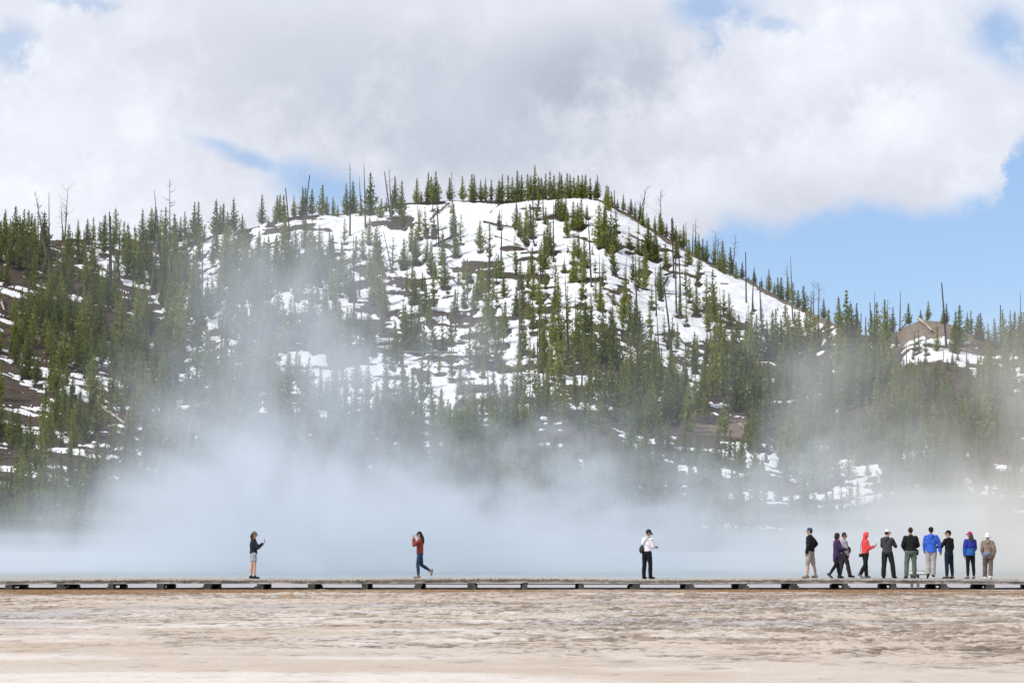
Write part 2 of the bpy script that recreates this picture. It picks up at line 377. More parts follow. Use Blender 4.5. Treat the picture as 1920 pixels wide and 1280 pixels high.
# ================================================================== steam
AU = [0, 100, 200, 300, 400, 500, 600, 700, 800, 900, 1000, 1100, 1200, 1300, 1400, 1500, 1600, 1700, 1800, 1920]
AV = [330, 400, 480, 560, 640, 720, 800, 850, 900, 950, 1000, 1050, 1110]
AT = [
 [0, 0, 0, 0, 0, 0, 0, .01, .01, .01, 0, 0, 0, 0, 0, 0, 0, 0, 0, 0],
 [0, 0, .01, .01, .02, .03, .05, .10, .08, .05, .02, .01, 0, 0, 0, 0, 0, 0, 0, 0],
 [.01, .02, .03, .05, .12, .26, .22, .18, .12, .06, .04, .02, .01, 0, 0, 0, 0, 0, 0, .01],
 [.01, .03, .05, .07, .14, .32, .42, .30, .16, .12, .09, .05, .03, .03, .03, .02, .01, .01, .02, .06],
 [0, .01, .02, .05, .14, .36, .54, .45, .24, .16, .12, .08, .04, .05, .10, .12, .10, .05, .06, .22],
 [.01, .02, .04, .12, .26, .48, .60, .50, .30, .23, .20, .12, .06, .08, .18, .34, .34, .14, .12, .34],
 [.02, .03, .06, .24, .44, .62, .66, .62, .50, .46, .42, .34, .10, .10, .18, .34, .34, .22, .20, .40],
 [.03, .05, .12, .44, .66, .76, .76, .72, .66, .63, .62, .52, .24, .20, .28, .40, .35, .30, .32, .48],
 [.05, .11, .28, .66, .84, .89, .87, .82, .77, .77, .77, .68, .40, .36, .48, .50, .42, .38, .44, .66],
 [.12, .24, .50, .86, .93, .94, .94, .90, .87, .87, .87, .82, .60, .64, .74, .70, .60, .56, .64, .86],
 [.50, .58, .74, .93, .965, .965, .965, .955, .955, .955, .955, .93, .89, .90, .92, .91, .89, .88, .91, .95],
 [.93, .945, .96, .975, .985, .985, .985, .98, .98, .98, .98, .97, .96, .95, .96, .95, .94, .94, .95, .97],
 [.96, .97, .98, .985, .99, .99, .99, .985, .985, .985, .985, .985, .98, .97, .97, .97, .96, .96, .97, .98]]
def build_steam():
    yc, hy = 134.0, 19.0
    tau = table(AU, AV, -np.log(1 - np.array(AT)))
    x0, x1, z0, z1 = -44.0, 44.0, .08, 22.0
    nx, nz = 240, 80
    xs = np.linspace(x0, x1, nx); zs = np.linspace(z0, z1, nz)
    XX, ZZ = np.meshgrid(xs, zs)
    k = F / yc
    uu = XX * k + 960; vv = V0 - (ZZ - EYE) * k * .99
    up = sstep(.4, 3.0, ZZ)
    vv = vv + up * (150 * (fbm(XX / 5.5, ZZ / 4.5, 4, 2) - .5) + 60 * (fbm(XX / 1.8, ZZ / 1.6, 3, 5) - .5)); uu = uu + up * 140 * (fbm(XX / 4.5, ZZ / 4.0, 4, 4) - .5)
    T = tau(uu, vv) * (1 - .26 * sstep(640, 760, vv) * sstep(1070, 900, vv)) * sstep(44, 38, np.abs(XX)) * sstep(22, 19, ZZ)
    env = T / (hy * 2 * .64)
    V = np.stack([XX, np.full_like(XX, yc), ZZ], -1).reshape(-1, 3)
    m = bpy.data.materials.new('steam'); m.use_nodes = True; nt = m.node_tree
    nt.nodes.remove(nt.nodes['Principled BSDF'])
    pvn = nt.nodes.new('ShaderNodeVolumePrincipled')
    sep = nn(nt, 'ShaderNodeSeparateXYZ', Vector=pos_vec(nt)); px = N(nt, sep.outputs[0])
    nt.links.new(mix(nt, px.step(6, 34), (.825, .872, .935), (.93, .90, .855)), pvn.inputs['Color'])  # light bounced off the pool, painted into the albedo: bluish, tan towards the right
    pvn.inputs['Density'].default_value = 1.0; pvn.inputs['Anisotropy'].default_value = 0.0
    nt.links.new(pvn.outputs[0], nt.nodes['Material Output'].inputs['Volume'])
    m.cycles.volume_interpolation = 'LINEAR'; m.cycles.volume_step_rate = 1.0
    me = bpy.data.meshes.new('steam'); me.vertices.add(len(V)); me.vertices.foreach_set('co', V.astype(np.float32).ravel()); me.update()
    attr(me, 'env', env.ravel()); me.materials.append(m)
    o = link('steam', me); tag(o, 'pale steam rising off the hot spring in front of the hill', 'steam', kind='stuff')
    g = bpy.data.node_groups.new('steam', 'GeometryNodeTree')
    g.interface.new_socket('Geometry', in_out='INPUT', socket_type='NodeSocketGeometry'); g.interface.new_socket('Geometry', in_out='OUTPUT', socket_type='NodeSocketGeometry')
    gi = g.nodes.new('NodeGroupInput'); go = g.nodes.new('NodeGroupOutput')
    ps = g.nodes.new('GeometryNodeInputPosition'); sp = nn(g, 'ShaderNodeSeparateXYZ', Vector=ps.outputs[0])
    X, Y, Z = (N(g, sp.outputs[i]) for i in range(3))
    ii = (((X - x0) * ((nx - 1) / (x1 - x0)) + .5)._m('FLOOR')).max(0).min(nx - 1)
    jj = (((Z - z0) * ((nz - 1) / (z1 - z0)) + .5)._m('FLOOR')).max(0).min(nz - 1)
    si = g.nodes.new('GeometryNodeSampleIndex'); si.data_type = 'FLOAT'; si.domain = 'POINT'
    na_ = g.nodes.new('GeometryNodeInputNamedAttribute'); na_.data_type = 'FLOAT'; na_.inputs['Name'].default_value = 'env'
    g.links.new(gi.outputs[0], si.inputs['Geometry'])
    g.links.new(na_.outputs['Attribute'], [i for i in si.inputs if i.name == 'Value' and i.enabled][0]); g.links.new((jj * nx + ii).s, si.inputs['Index'])
    E = N(g, [o_ for o_ in si.outputs if o_.enabled][0])
    sc1 = nn(g, 'ShaderNodeVectorMath', operation='MULTIPLY'); g.links.new(ps.outputs[0], sc1.inputs[0]); sc1.inputs[1].default_value = (1.1, .36, .92)
    nA = noise(g, sc1.outputs[0], .15, 7, .70, .7); nB_ = noise(g, sc1.outputs[0], .05, 3, .5, .5)
    nm = nA * .72 + nB_ * .28; hi = Z.step(1.8, 6.0)
    mod = (nm.step(.35, .63) * 1.15 + .42) * (1 - hi) + (nm.step(.405, .59) * 2.25 + .04) * hi
    yw = (Y - yc) * (1 / hy); win = (1 - yw * yw).max(0)
    # puffs thicken where the cover is thin, even out where it is thick
    dens = E * mod * win
    vc = g.nodes.new('GeometryNodeVolumeCube')
    g.links.new(dens.s, vc.inputs['Density'])
    vc.inputs['Min'].default_value = (x0, yc - hy, z0); vc.inputs['Max'].default_value = (x1, yc + hy, z1)
    for nm, r in (('Resolution X', 300), ('Resolution Y', 40), ('Resolution Z', 100)): vc.inputs[nm].default_value = r
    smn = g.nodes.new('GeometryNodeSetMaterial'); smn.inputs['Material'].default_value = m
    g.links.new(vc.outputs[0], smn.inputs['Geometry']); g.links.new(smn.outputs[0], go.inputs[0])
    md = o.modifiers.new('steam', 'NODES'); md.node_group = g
build_steam()
cy = sc.cycles
cy.use_denoising = True; cy.max_bounces = 8; cy.diffuse_bounces = 3; cy.glossy_bounces = 2; cy.transmission_bounces = 2; cy.transparent_max_bounces = 4
cy.volume_bounces = 5; cy.volume_step_rate = 8.0; cy.volume_max_steps = 128
cy.use_adaptive_sampling = False
# ================================================================== trees
def foliage_mat():
    m, nt, b, out = new_mat('pine_needles')
    oi = nt.nodes.new('ShaderNodeObjectInfo')
    t = (attribute(nt, 'tint') + N(nt, oi.outputs['Random']))
    t = t._m('FRACT')
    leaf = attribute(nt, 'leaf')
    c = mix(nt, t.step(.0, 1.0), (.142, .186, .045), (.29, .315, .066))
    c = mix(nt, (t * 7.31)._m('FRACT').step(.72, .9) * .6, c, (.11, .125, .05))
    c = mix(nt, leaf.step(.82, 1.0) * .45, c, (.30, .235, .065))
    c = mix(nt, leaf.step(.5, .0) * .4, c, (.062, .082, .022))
    nt.links.new(c, b.inputs['Base Color'])
    b.inputs['Roughness'].default_value = .75; b.inputs['Specular IOR Level'].default_value = .15
    tr = nn(nt, 'ShaderNodeBsdfTranslucent'); nt.links.new(c, tr.inputs['Color'])
    ms = nt.nodes.new('ShaderNodeMixShader'); ms.inputs[0].default_value = .3
    nt.links.new(b.outputs[0], ms.inputs[1]); nt.links.new(tr.outputs[0], ms.inputs[2]); nt.links.new(ms.outputs[0], out.inputs['Surface'])
    return m
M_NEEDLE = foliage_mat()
M_BARK = simple_mat('pine_bark', (.12, .10, .085), (.05, .042, .036), 5, .9, .4, .03)
M_CHAR = simple_mat('charred_wood', (.085, .08, .078), (.022, .02, .019), 3, .85, .4, .03)
M_GREYWOOD = simple_mat('weathered_wood', (.19, .175, .16), (.075, .068, .062), 3, .85, .4, .03)
M_PALEWOOD = simple_mat('bleached_wood', (.50, .44, .38), (.27, .225, .185), 3, .85, .4, .03)

def tube_np(P, R, k=6):
    """tapered tube through points P with radii R -> verts, quads"""
    P = np.array(P, float); n = len(P); V = []
    for i in range(n):
        d = P[min(i + 1, n - 1)] - P[max(i - 1, 0)]; d /= np.linalg.norm(d) + 1e-9
        a = np.cross(d, (0, 0, 1.0) if abs(d[2]) < .9 else (1.0, 0, 0)); a /= np.linalg.norm(a); b_ = np.cross(d, a)
        for j in range(k):
            an = 2 * PI * j / k; V.append(P[i] + R[i] * (math.cos(an) * a + math.sin(an) * b_))
    Q = [(i * k + j, i * k + (j + 1) % k, (i + 1) * k + (j + 1) % k, (i + 1) * k + j) for i in range(n - 1) for j in range(k)]
    return np.array(V), np.array(Q)

def pine_parts(seed, h=8.0, r0=1.3, zb=.09, lev=.36, nb=6, tufts=4, open_=0.0, power=.78, tl=.42):
    """trunk verts/quads and crown verts/tris of one young lodgepole pine, 8 m tall"""
    r = np.random.default_rng(seed)
    bend = r.normal(0, .10, 2)
    ax = lambda z: np.array([bend[0] * math.sin(z * .5 + seed), bend[1] * math.sin(z * .4 + 2), z])
    zz = np.linspace(-.9, h * .97, 7)
    tv, tq = tube_np([ax(z) for z in zz], [.13 * (1 - .93 * max(z, 0) / h) + .012 for z in zz], 6)
    T = []; L = []
    z = h * zb
    gapz = r.random(8) * h if open_ > 0 else []
    side = r.random() * 6.28
    while z < h * .985:
        s = (z - h * zb) / (h * (1 - zb))
        rad = r0 * ((1 - s) ** power) * (.55 + .45 * min(1, s / .16)) * r.uniform(.72, 1.16) + .05
        if any(abs(z - g) < .22 for g in gapz): rad *= .35
        n = max(3, int(round(nb * (.6 + .5 * (1 - s)))))
        off = r.random() * 6.28
        for k in range(n):
            if r.random() < open_ * .45: continue
            an = off + 2 * PI * k / n + r.normal(0, .25)
            Lb = rad * r.uniform(.62, 1.18) * (1 + .16 * math.cos(an - side))
            d = np.array([math.cos(an), math.sin(an), 0]); pitch = r.uniform(.0, .45) + .55 * s
            nt_ = max(2, int(round(tufts * (Lb / r0) ** .6 + .5)))
            for q in range(nt_):
                f = (q + .55 + r.uniform(-.2, .2)) / nt_
                p = ax(z) + d * Lb * f + np.array([0, 0, Lb * (pitch * f - .28 * f * (1 - f) * 2) + r.normal(0, .05)]) + r.normal(0, .05, 3)
                for w in range(3):
                    dirv = d * r.uniform(.2, .9) + np.array([0, 0, r.uniform(.05, .95)]) + r.normal(0, .42, 3)
                    dirv /= np.linalg.norm(dirv)
                    sd = np.cross(dirv, r.normal(0, 1, 3)); sd /= np.linalg.norm(sd) + 1e-9
                    ln = tl * r.uniform(.7, 1.25) * (.42 + .7 * (1 - s)); wd = ln * r.uniform(.22, .36)
                    T += [p - sd * wd - dirv * ln * .25, p + sd * wd - dirv * ln * .25, p + dirv * ln]
                    lf = min(1, f * .9 + r.uniform(-.15, .25)); L += [lf] * 3
        z += lev * r.uniform(.75, 1.25)
    top = ax(h)
    for w in range(9):
        dirv = np.array([0, 0, 1.0]) + r.normal(0, .16 + .03 * w, 3); sd = np.cross(dirv, r.normal(0, 1, 3)); sd /= np.linalg.norm(sd)
        p = top - np.array([0, 0, .12 * w]); T += [p - sd * .07, p + sd * .07, p + dirv * .42]; L += [.7] * 3
    T = np.array(T)
    return tv, tq, T, np.array(L)

KINDS = [  # word, arguments
 ('slender', dict(r0=.95, nb=6, zb=.07, power=.85)), ('slender', dict(r0=1.02, nb=6, zb=.12, power=.92)),
 ('bushy', dict(r0=1.5, nb=7, zb=.05, power=1.0)), ('bushy', dict(r0=1.42, nb=7, zb=.04, power=.85)),
 ('pointed', dict(r0=1.35, nb=6, zb=.08, power=1.2)), ('pointed', dict(r0=1.22, nb=6, zb=.06, power=1.1)),
 ('thin crowned', dict(r0=1.2, nb=5, zb=.16, open_=.62, power=.75, lev=.46)), ('thin crowned', dict(r0=1.05, nb=5, zb=.2, open_=.55, power=.7, lev=.42)),
 ('ragged', dict(r0=1.3, nb=6, zb=.1, open_=.3, power=.72)), ('ragged', dict(r0=1.15, nb=6, zb=.06, open_=.28, power=.85))]
PINES = []
for k, (w, a) in enumerate(KINDS):
    tv, tq, T, L = pine_parts(100 + k, **dict(a, r0=a['r0'] * 1.5, tl=.5))
    tm = mesh_np('trunk', tv, tq, M_BARK, smooth=True)
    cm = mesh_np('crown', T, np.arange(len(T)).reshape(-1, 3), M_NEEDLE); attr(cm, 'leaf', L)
    PINES.append((w, tm, cm))
SMALL = [pine_parts(200 + k, **dict(a, r0=a['r0'] * 1.32, tufts=3, tl=.58, lev=a.get('lev', .36) * 1.15)) for k, (w, a) in enumerate(KINDS)]

# ---- pines read off the photograph: (u, top row, foot row, kind or -1)
SKYLINE = [(2,408,452,8),(11,388,452,5),(29,382,457,2),(37,400,457,8),(43,390,460,5),(51,392,462,2),(58,398,462,8),(63,412,460,0),(81,400,458,5),(90,428,457,4),(118,430,455,8),(147,413,457,5),(164,412,455,2),(175,409,455,9),(187,417,455,8),(196,406,457,9),(215,393,462,3),(240,423,500,2),(267,443,488,6),(268,391,454,4),(283,388,452,3),(291,385,452,2),(310,389,450,9),(329,411,454,2),(338,408,452,8),(347,398,452,8),(363,380,453,5),(372,378,457,5),(383,423,458,9),(405,373,440,4),(412,384,440,2),(419,378,438,4),(427,395,443,2),(438,369,433,4),(453,412,442,9),(491,359,418,4),(503,400,422,9),(519,363,414,2),(525,360,415,4),(532,362,415,9),(551,365,405,5),(567,352,404,3),(573,350,404,9),(585,352,404,1),(604,345,405,4),(613,368,404,9),(625,367,404,8),(633,385,410,9),(650,343,404,5),(662,338,402,4),(677,370,404,9),(694,324,406,5),(714,373,412,2),(724,370,398,9),(740,330,392,5),(753,343,412,4),(781,334,385,4),(790,360,384,8),(802,324,382,5),(810,330,382,2),(819,321,381,5),(843,333,378,4),(867,329,377,4),(885,325,379,3),(890,326,379,4),(902,335,376,5),(910,332,376,5),(921,334,374,9),(935,335,378,2),(941,326,378,5),(953,327,378,9),(962,328,380,4),(971,318,380,5),(978,328,380,8),(990,328,380,2),(995,333,380,3),(1002,313,378,5),(1010,332,380,4),(1014,335,378,2),(1022,328,378,5),(1031,323,378,9),(1039,330,378,3),(1048,325,378,5),(1053,328,376,4),(1064,327,376,3),(1070,330,376,5),(1077,334,376,2),(1084,330,376,3),(1091,330,376,5),(1098,329,376,4),(1107,336,376,9),(1116,342,376,5),(1120,331,376,5),(1136,350,390,5),(1140,355,404,3),(1147,360,388,9),(1158,373,392,4),(1169,364,396,4),(1183,373,404,2),(1191,382,412,9),(1200,380,414,5),(1205,392,424,3),(1213,400,430,9),(1228,405,434,4),(1238,400,440,2),(1242,404,436,5),(1250,412,440,1),(1261,397,444,4),(1268,410,446,5),(1275,430,462,9),(1282,420,464,5),(1292,450,500,3),(1305,445,488,2),(1310,440,482,5),(1318,447,486,9),(1325,453,493,5),(1339,455,498,9),(1350,475,515,3),(1355,453,508,4),(1358,478,520,8),(1371,467,517,5),(1380,495,530,3),(1392,486,518,4),(1404,508,522,9),(1415,495,528,5),(1428,513,535,9),(1442,506,548,5),(1452,527,550,2),(1459,518,554,9),(1465,520,562,3),(1478,520,566,5),(1487,530,572,9),(1497,545,578,3),(1508,537,586,2),(1545,556,594,4),(1553,575,596,9),(1573,562,622,4),(1590,553,662,5),(1597,575,660,3),(1606,578,655,5),(1634,590,650,8),(1645,572,644,9),(1661,565,642,5),(1674,575,624,5),(1704,568,610,4),(1726,580,602,4),(1740,567,603,5),(1768,585,609,3),(1775,570,609,4),(1793,580,640,3),(1798,566,644,4),(1814,588,626,5),(1821,585,628,9),(1832,593,636,5),(1840,586,638,2),(1853,605,642,9),(1866,594,652,4),(1881,580,650,8),(1895,583,655,5),(1903,585,656,2),(1912,592,660,4),(1918,588,660,5)]
SLOPE = [(466,430,470,5),(485,432,484,2),(430,433,496,3),(445,430,500,2),(458,428,505,1),(797,387,432,6),(811,384,405,6),(822,388,407,9),(846,383,406,8),(830,423,456,9),(772,412,462,3),(780,420,470,2),(855,422,475,5),(900,410,468,1),(918,415,488,6),(936,393,428,1),(755,388,428,2),(757,440,500,2),(705,425,492,2),(712,440,500,3),(700,462,512,2),(968,380,428,2),(975,400,445,3),(985,422,462,2),(988,393,414,9),(965,438,492,6),(1012,455,488,6),(1047,360,412,2),(1053,368,415,3),(1060,372,415,2),(1042,380,412,8),(1075,383,434,3),(1090,378,432,3),(1083,385,435,2),(1100,385,412,8),(1126,378,462,3),(1133,385,455,2),(1145,395,470,2),(1155,420,470,3),(1148,440,490,9),(1136,462,480,2),(1085,437,480,4),(1078,450,477,8),(1063,400,448,1),(1065,462,478,2),(1027,412,472,2),(1020,430,505,4),(1032,420,478,9),(1180,420,460,6),(1196,432,470,2),(1204,440,468,6),(1215,400,475,1),(1230,420,482,4),(1225,430,480,9),(1187,465,515,9),(1210,463,508,6),(1248,450,492,9),(1058,485,514,5),(1075,470,530,3),(1095,480,530,5),(1088,478,515,9),(1116,480,510,6),(1080,490,532,2),(1240,515,560,5),(1237,480,530,2),(1286,480,542,6),(1308,490,530,9),(1305,530,590,4),(1325,515,575,6),(1337,507,580,9),(1328,555,614,1),(1369,550,610,4),(1400,580,606,6),(1430,575,615,6),(1458,580,592,9),(1464,595,620,6),(1495,580,612,6),(1757,612,662,4),(1715,630,672,6),(1723,628,670,6),(1790,600,665,3),(1736,640,676,6),(1150,535,563,5),(1170,517,594,1),(1194,560,640,2),(1200,575,650,3),(1222,530,575,6),(1245,580,632,6),(1040,540,592,5),(1090,530,570,6),(1117,510,560,6),(1000,510,560,2),(1010,520,570,3),(990,490,540,9),(980,530,580,2),(968,545,600,3),(1050,560,660,2),(1065,600,680,3),(1085,580,690,1),(1100,560,660,1),(1130,570,680,2),(1145,580,680,3),(1155,600,690,2),(1183,630,720,2),(1222,628,690,5),(1240,650,720,1),(1263,650,740,3),(870,536,584,5),(888,535,590,4),(910,540,580,6),(925,520,560,8),(840,530,562,6),(775,510,575,5),(805,550,605,5),(812,580,640,8),(830,590,650,6),(845,575,640,9),(760,560,640,3),(770,555,650,2),(785,560,655,3),(700,520,580,3),(710,500,580,2),(690,560,640,2),(740,590,650,9),(880,600,680,6),(895,610,690,3),(910,600,680,2),(935,590,680,8),(860,500,530,9),(870,480,520,3),(880,490,525,2),(935,470,515,2),(905,480,540,3),(915,490,530,2),(945,500,560,9),(660,500,570,2),(665,440,500,8),(680,430,480,9),(620,450,520,9),(600,420,500,2),(590,440,510,3),(560,460,540,2),(540,430,520,3),(530,470,550,2),(500,470,560,3),(470,470,550,3),(480,500,590,2),(520,520,600,3),(630,540,600,6),(640,610,690,6),(585,520,600,2),(605,560,640,3),(445,560,610,6),(425,540,620,9),(440,590,640,2),(455,560,630,6),(740,690,780,3),(780,720,790,6),(810,700,770,8),(840,740,790,4),(860,740,800,6),(890,720,790,5),(920,730,800,8),(985,690,760,6),(1010,700,770,4),(1170,690,770,2),(1160,700,790,3),(1225,720,800,1),(1250,700,790,1),(1270,700,800,2),(1290,720,810,3),(85,695,770,6),(120,725,780,8),(160,760,830,3),(185,730,800,2),(120,600,690,1),(145,640,690,1),(210,620,700,1),(100,640,720,9),(30,560,640,5),(26,550,598,2)]
# ---- snags: (top u, top v, foot u, foot v, shape, wood)   shapes 0 bare pole, 1 thin with twigs, 2 broken stub, 3 forked
SNAGS = [(65,357,91,520,1,1),(70,372,71,475,0,0),(93,361,92,560,0,0),(115,383,119,452,1,1),(127,352,120,455,3,1),(136,436,133,495,2,0),(53,430,57,540,0,0),(147,440,143,500,0,0),(204,397,205,545,2,0),(208,405,210,560,2,0),(224,410,221,540,0,0),(289,357,302,505,0,0),(317,335,318,560,1,1),(300,430,281,560,0,1),(378,420,380,560,0,1),(343,500,344,560,0,0),(535,353,543,452,2,0),(567,350,568,432,2,0),(581,328,572,424,2,0),(655,304,656,440,0,0),(674,330,678,400,0,1),(681,305,685,430,0,0),(721,322,733,410,2,0),(730,313,735,420,1,1),(783,375,786,432,0,0),(815,338,823,456,0,0),(845,320,852,446,1,1),(1237,356,1240,410,3,1),(1213,350,1196,392,3,1),(1211,355,1204,394,0,1),(1152,356,1153,386,2,0),(995,328,1001,430,0,0),(992,383,1002,464,2,0),(1037,376,1038,488,0,0),(1018,340,1019,412,0,0),(1101,393,1108,530,0,0),(1125,478,1125,553,0,0),(1286,415,1288,452,1,1),(1301,420,1298,472,0,0),(1305,408,1304,465,1,1),(1342,435,1343,470,3,1),(1347,445,1345,472,3,1),(1381,438,1373,472,1,1),(1397,473,1400,572,2,0),(1414,510,1411,590,2,0),(1424,528,1426,600,2,0),(1482,478,1487,602,0,1),(1475,492,1475,532,1,1),(1525,530,1525,580,3,1),(1536,528,1535,584,3,1),(1520,545,1521,580,1,1),(1632,567,1634,622,2,0),(1641,545,1640,582,0,1),(1687,543,1687,616,0,1),(1766,530,1774,648,2,0),(1614,587,1614,620,2,0),(1624,594,1624,622,2,0),(1875,572,1875,620,2,0),(1912,546,1914,610,0,1),(1836,588,1836,632,2,0),(1664,560,1662,590,1,1),(1258,410,1264,512,2,0),(1272,466,1276,590,2,0),(1267,475,1269,585,2,0),(1245,530,1262,682,2,0),(1254,590,1258,680,0,0),(1229,500,1230,590,0,0),(1232,585,1237,672,0,0),(1106,478,1109,540,0,1),(1060,516,1066,690,0,0),(1012,575,1012,692,0,0),(1009,610,1008,690,0,0),(1191,470,1193,578,0,0),(1080,556,1080,640,0,0),(974,490,973,692,0,1),(1110,615,1109,692,0,0),(1149,600,1150,662,0,1),(1201,590,1202,690,0,0),(1014,460,1014,530,0,0),(1175,480,1174,545,0,0),(1348,540,1353,642,0,0),(1402,565,1401,660,0,0),(1427,560,1427,645,0,0),(1412,540,1413,585,0,0),(1449,600,1450,672,2,0),(1464,590,1465,674,0,0),(1477,575,1499,748,0,1),(1480,600,1472,640,0,1),(1510,645,1523,712,2,0),(1397,650,1397,722,2,0),(1408,630,1404,718,0,0),(1363,650,1365,724,2,0),(1330,660,1330,735,0,0),(717,430,735,505,0,0),(664,440,664,600,0,0),(670,570,668,660,0,0),(773,470,773,512,0,0),(809,440,809,512,0,0),(860,530,853,612,0,0),(918,410,917,505,0,0),(940,388,940,502,0,0),(787,540,788,580,0,0),(419,530,412,715,0,0),(458,520,490,672,0,0),(460,600,463,722,0,0),(508,595,509,692,0,0),(490,585,503,635,0,1),(453,520,453,575,0,0),(610,480,613,612,0,0),(597,430,601,500,0,0),(675,480,674,560,0,0),(560,560,560,620,0,0),(726,720,727,800,0,0),(648,700,647,770,0,1),(970,690,964,775,0,0),(996,700,993,780,0,0),(915,690,916,728,0,0),(1090,640,1091,730,0,0),(1346,860,1347,882,2,1),(1478,818,1478,842,1,1),(52,560,53,615,0,1),(1768,650,1766,760,0,1),(1812,640,1813,720,0,0),(1700,640,1701,740,0,0),(1650,640,1650,770,0,0)]
LOGS = [(1721,606,1747,628,.5,2),(842,388,824,402,.45,1),(822,402,806,420,.5,1),(838,428,806,435,.3,1),(849,444,811,463,.6,0),(770,425,757,434,.4,1),(830,463,834,470,.25,1),(840,462,851,476,.3,1),(898,458,908,470,.3,2),(937,390,918,404,.25,0),(907,421,960,431,.5,0),(928,441,978,470,.35,0),(975,452,992,478,.3,1),(1138,555,1170,578,.45,1),(1023,562,1038,574,.35,0),(1010,672,1042,680,.5,1),(1017,672,1028,663,.3,2),(995,663,968,676,.5,0),(1246,512,1266,508,.45,0),(1252,520,1246,526,.5,0),(1235,548,1268,543,.3,0),(1260,618,1282,632,.4,1),(843,522,866,538,.35,1),(740,507,748,520,.35,2),(755,656,858,660,.5,1),(812,658,802,690,.5,0),(888,730,862,752,.7,1),(888,745,880,760,.4,1),(868,672,890,684,.3,1),(880,698,872,706,.25,0),(800,734,826,748,.35,1),(1056,712,1060,740,.0,1),(67,632,101,648,.4,2),(115,620,131,640,.3,2),(116,674,148,692,.45,1),(160,714,172,735,.4,2),(170,733,186,747,.4,2),(190,750,235,796,.5,2),(117,655,130,662,.35,1),(118,590,134,606,.3,1),(0,562,9,584,.5,2),(20,545,45,543,.3,1),(180,670,187,690,.35,2),(255,715,285,730,.4,1),(120,748,155,770,.4,1),(123,758,152,776,.35,0),(160,862,200,866,.5,1),(172,868,184,890,.3,1),(215,812,235,822,.4,2),(107,958,123,938,.45,2),(1505,856,1492,912,.5,1),(1611,843,1640,856,.5,2),(1643,895,1650,915,.4,2),(1424,900,1428,918,.4,2),(1434,900,1432,912,.3,2),(1232,818,1258,800,.35,1),(1195,828,1212,835,.3,2),(1306,790,1372,794,.3,1),(1410,786,1440,792,.35,1),(1318,796,1350,800,.3,0),(1385,800,1398,812,.3,2),(1420,800,1428,808,.25,1),(1150,882,1172,874,.3,2),(1236,905,1250,890,.4,1),(1250,893,1262,905,.3,2),(1632,668,1646,676,.3,2),(1630,690,1644,692,.25,2),(1685,625,1698,614,.35,1),(1560,690,1590,680,.35,2),(1575,704,1594,696,.3,2),(1145,383,1162,396,.35,1),(1165,394,1190,410,.35,1),(1340,480,1352,490,.3,1),(1400,520,1420,532,.35,1),(1240,440,1262,452,.3,1),(1880,728,1915,722,.4,1)]
LOGS = [l for l in LOGS if l[4] > 0]

# ---- the rest of the wood, scattered by density (foot positions)
DU = [0, 100, 200, 300, 400, 500, 600, 700, 800, 900, 1000, 1100, 1200, 1300, 1400, 1500, 1600, 1700, 1800, 1920]
DV = [400, 460, 500, 540, 600, 660, 720, 780, 840, 900, 960, 1030]
DT = [
 [0, 0, 0, 0, 0, 0, 0, 0, 0, 0, .3, .3, 0, 0, 0, 0, 0, 0, 0, 0],
 [.6, .5, .4, .45, .5, .3, .3, .25, .14, .12, .2, .22, .2, .15, 0, 0, 0, 0, 0, 0],
 [1.0, .9, .6, .6, .8, .6, .55, .45, .28, .34, .34, .22, .2, .12, 0, 0, 0, 0, 0, 0],
 [.9, 1.0, .9, .8, .75, .65, .58, .5, .34, .42, .42, .3, .2, .12, .03, 0, 0, 0, 0, 0],
 [.5, 1.0, 1.1, 1.0, .6, .6, .66, .58, .4, .46, .46, .38, .28, .2, .08, .03, .3, .2, .2, .8],
 [.6, .9, 1.0, 1.1, .7, .6, .65, .55, .36, .4, .44, .46, .46, .5, .7, .9, .8, .3, .5, 1.0],
 [.8, .5, .75, .8, .9, .7, .6, .4, .22, .3, .4, .5, .65, .7, .9, 1.0, .8, 1.1, 1.2, 1.0],
 [.9, .7, .5, .6, .9, .9, .8, .6, .5, .55, .7, .9, 1.0, .9, 1.0, 1.1, .9, 1.2, 1.1, .9],
 [.8, .65, .5, .6, .9, 1.0, 1.0, .9, .9, .9, 1.0, .9, .8, .35, .6, .9, .8, .9, .9, .8],
 [.8, .55, .5, .7, .9, 1.0, 1.0, 1.0, 1.0, 1.0, 1.0, .8, .7, .6, .55, .6, .6, .8, .7, .7],
 [.9, .9, .8, .9, .9, .9, .9, .9, .9, .9, .9, .9, .9, .6, .5, .5, .5, .6, .6, .6],
 [.7, .7, .7, .7, .7, .7, .7, .7, .7, .7, .7, .7, .7, .5, .4, .4, .4, .4, .4, .4]]
dens = table(DU, DV, DT)
TREES = []        # dicts u, vt, vf, kind, sky
for (u, vt, vf, k) in SKYLINE: TREES.append(dict(u=u, h=vf - vt, vf=vf, k=k, sky=True))
for (u, vt, vf, k) in SLOPE: TREES.append(dict(u=u, h=vf - vt, vf=vf, k=k, sky=False))
taken = [(t['u'], t['vf']) for t in TREES]
grid = {}
def near_any(u, v, du, dv):
    for a in range(int(u // 20) - 2, int(u // 20) + 3):
        for b_ in range(int(v // 20) - 1, int(v // 20) + 2):
            for (x, y) in grid.get((a, b_), ()):
                if ((x - u) / du) ** 2 + ((y - v) / dv) ** 2 < 1: return True
    return False
for (u, v) in taken: grid.setdefault((int(u // 20), int(v // 20)), []).append((u, v))
N_TRY = 11000
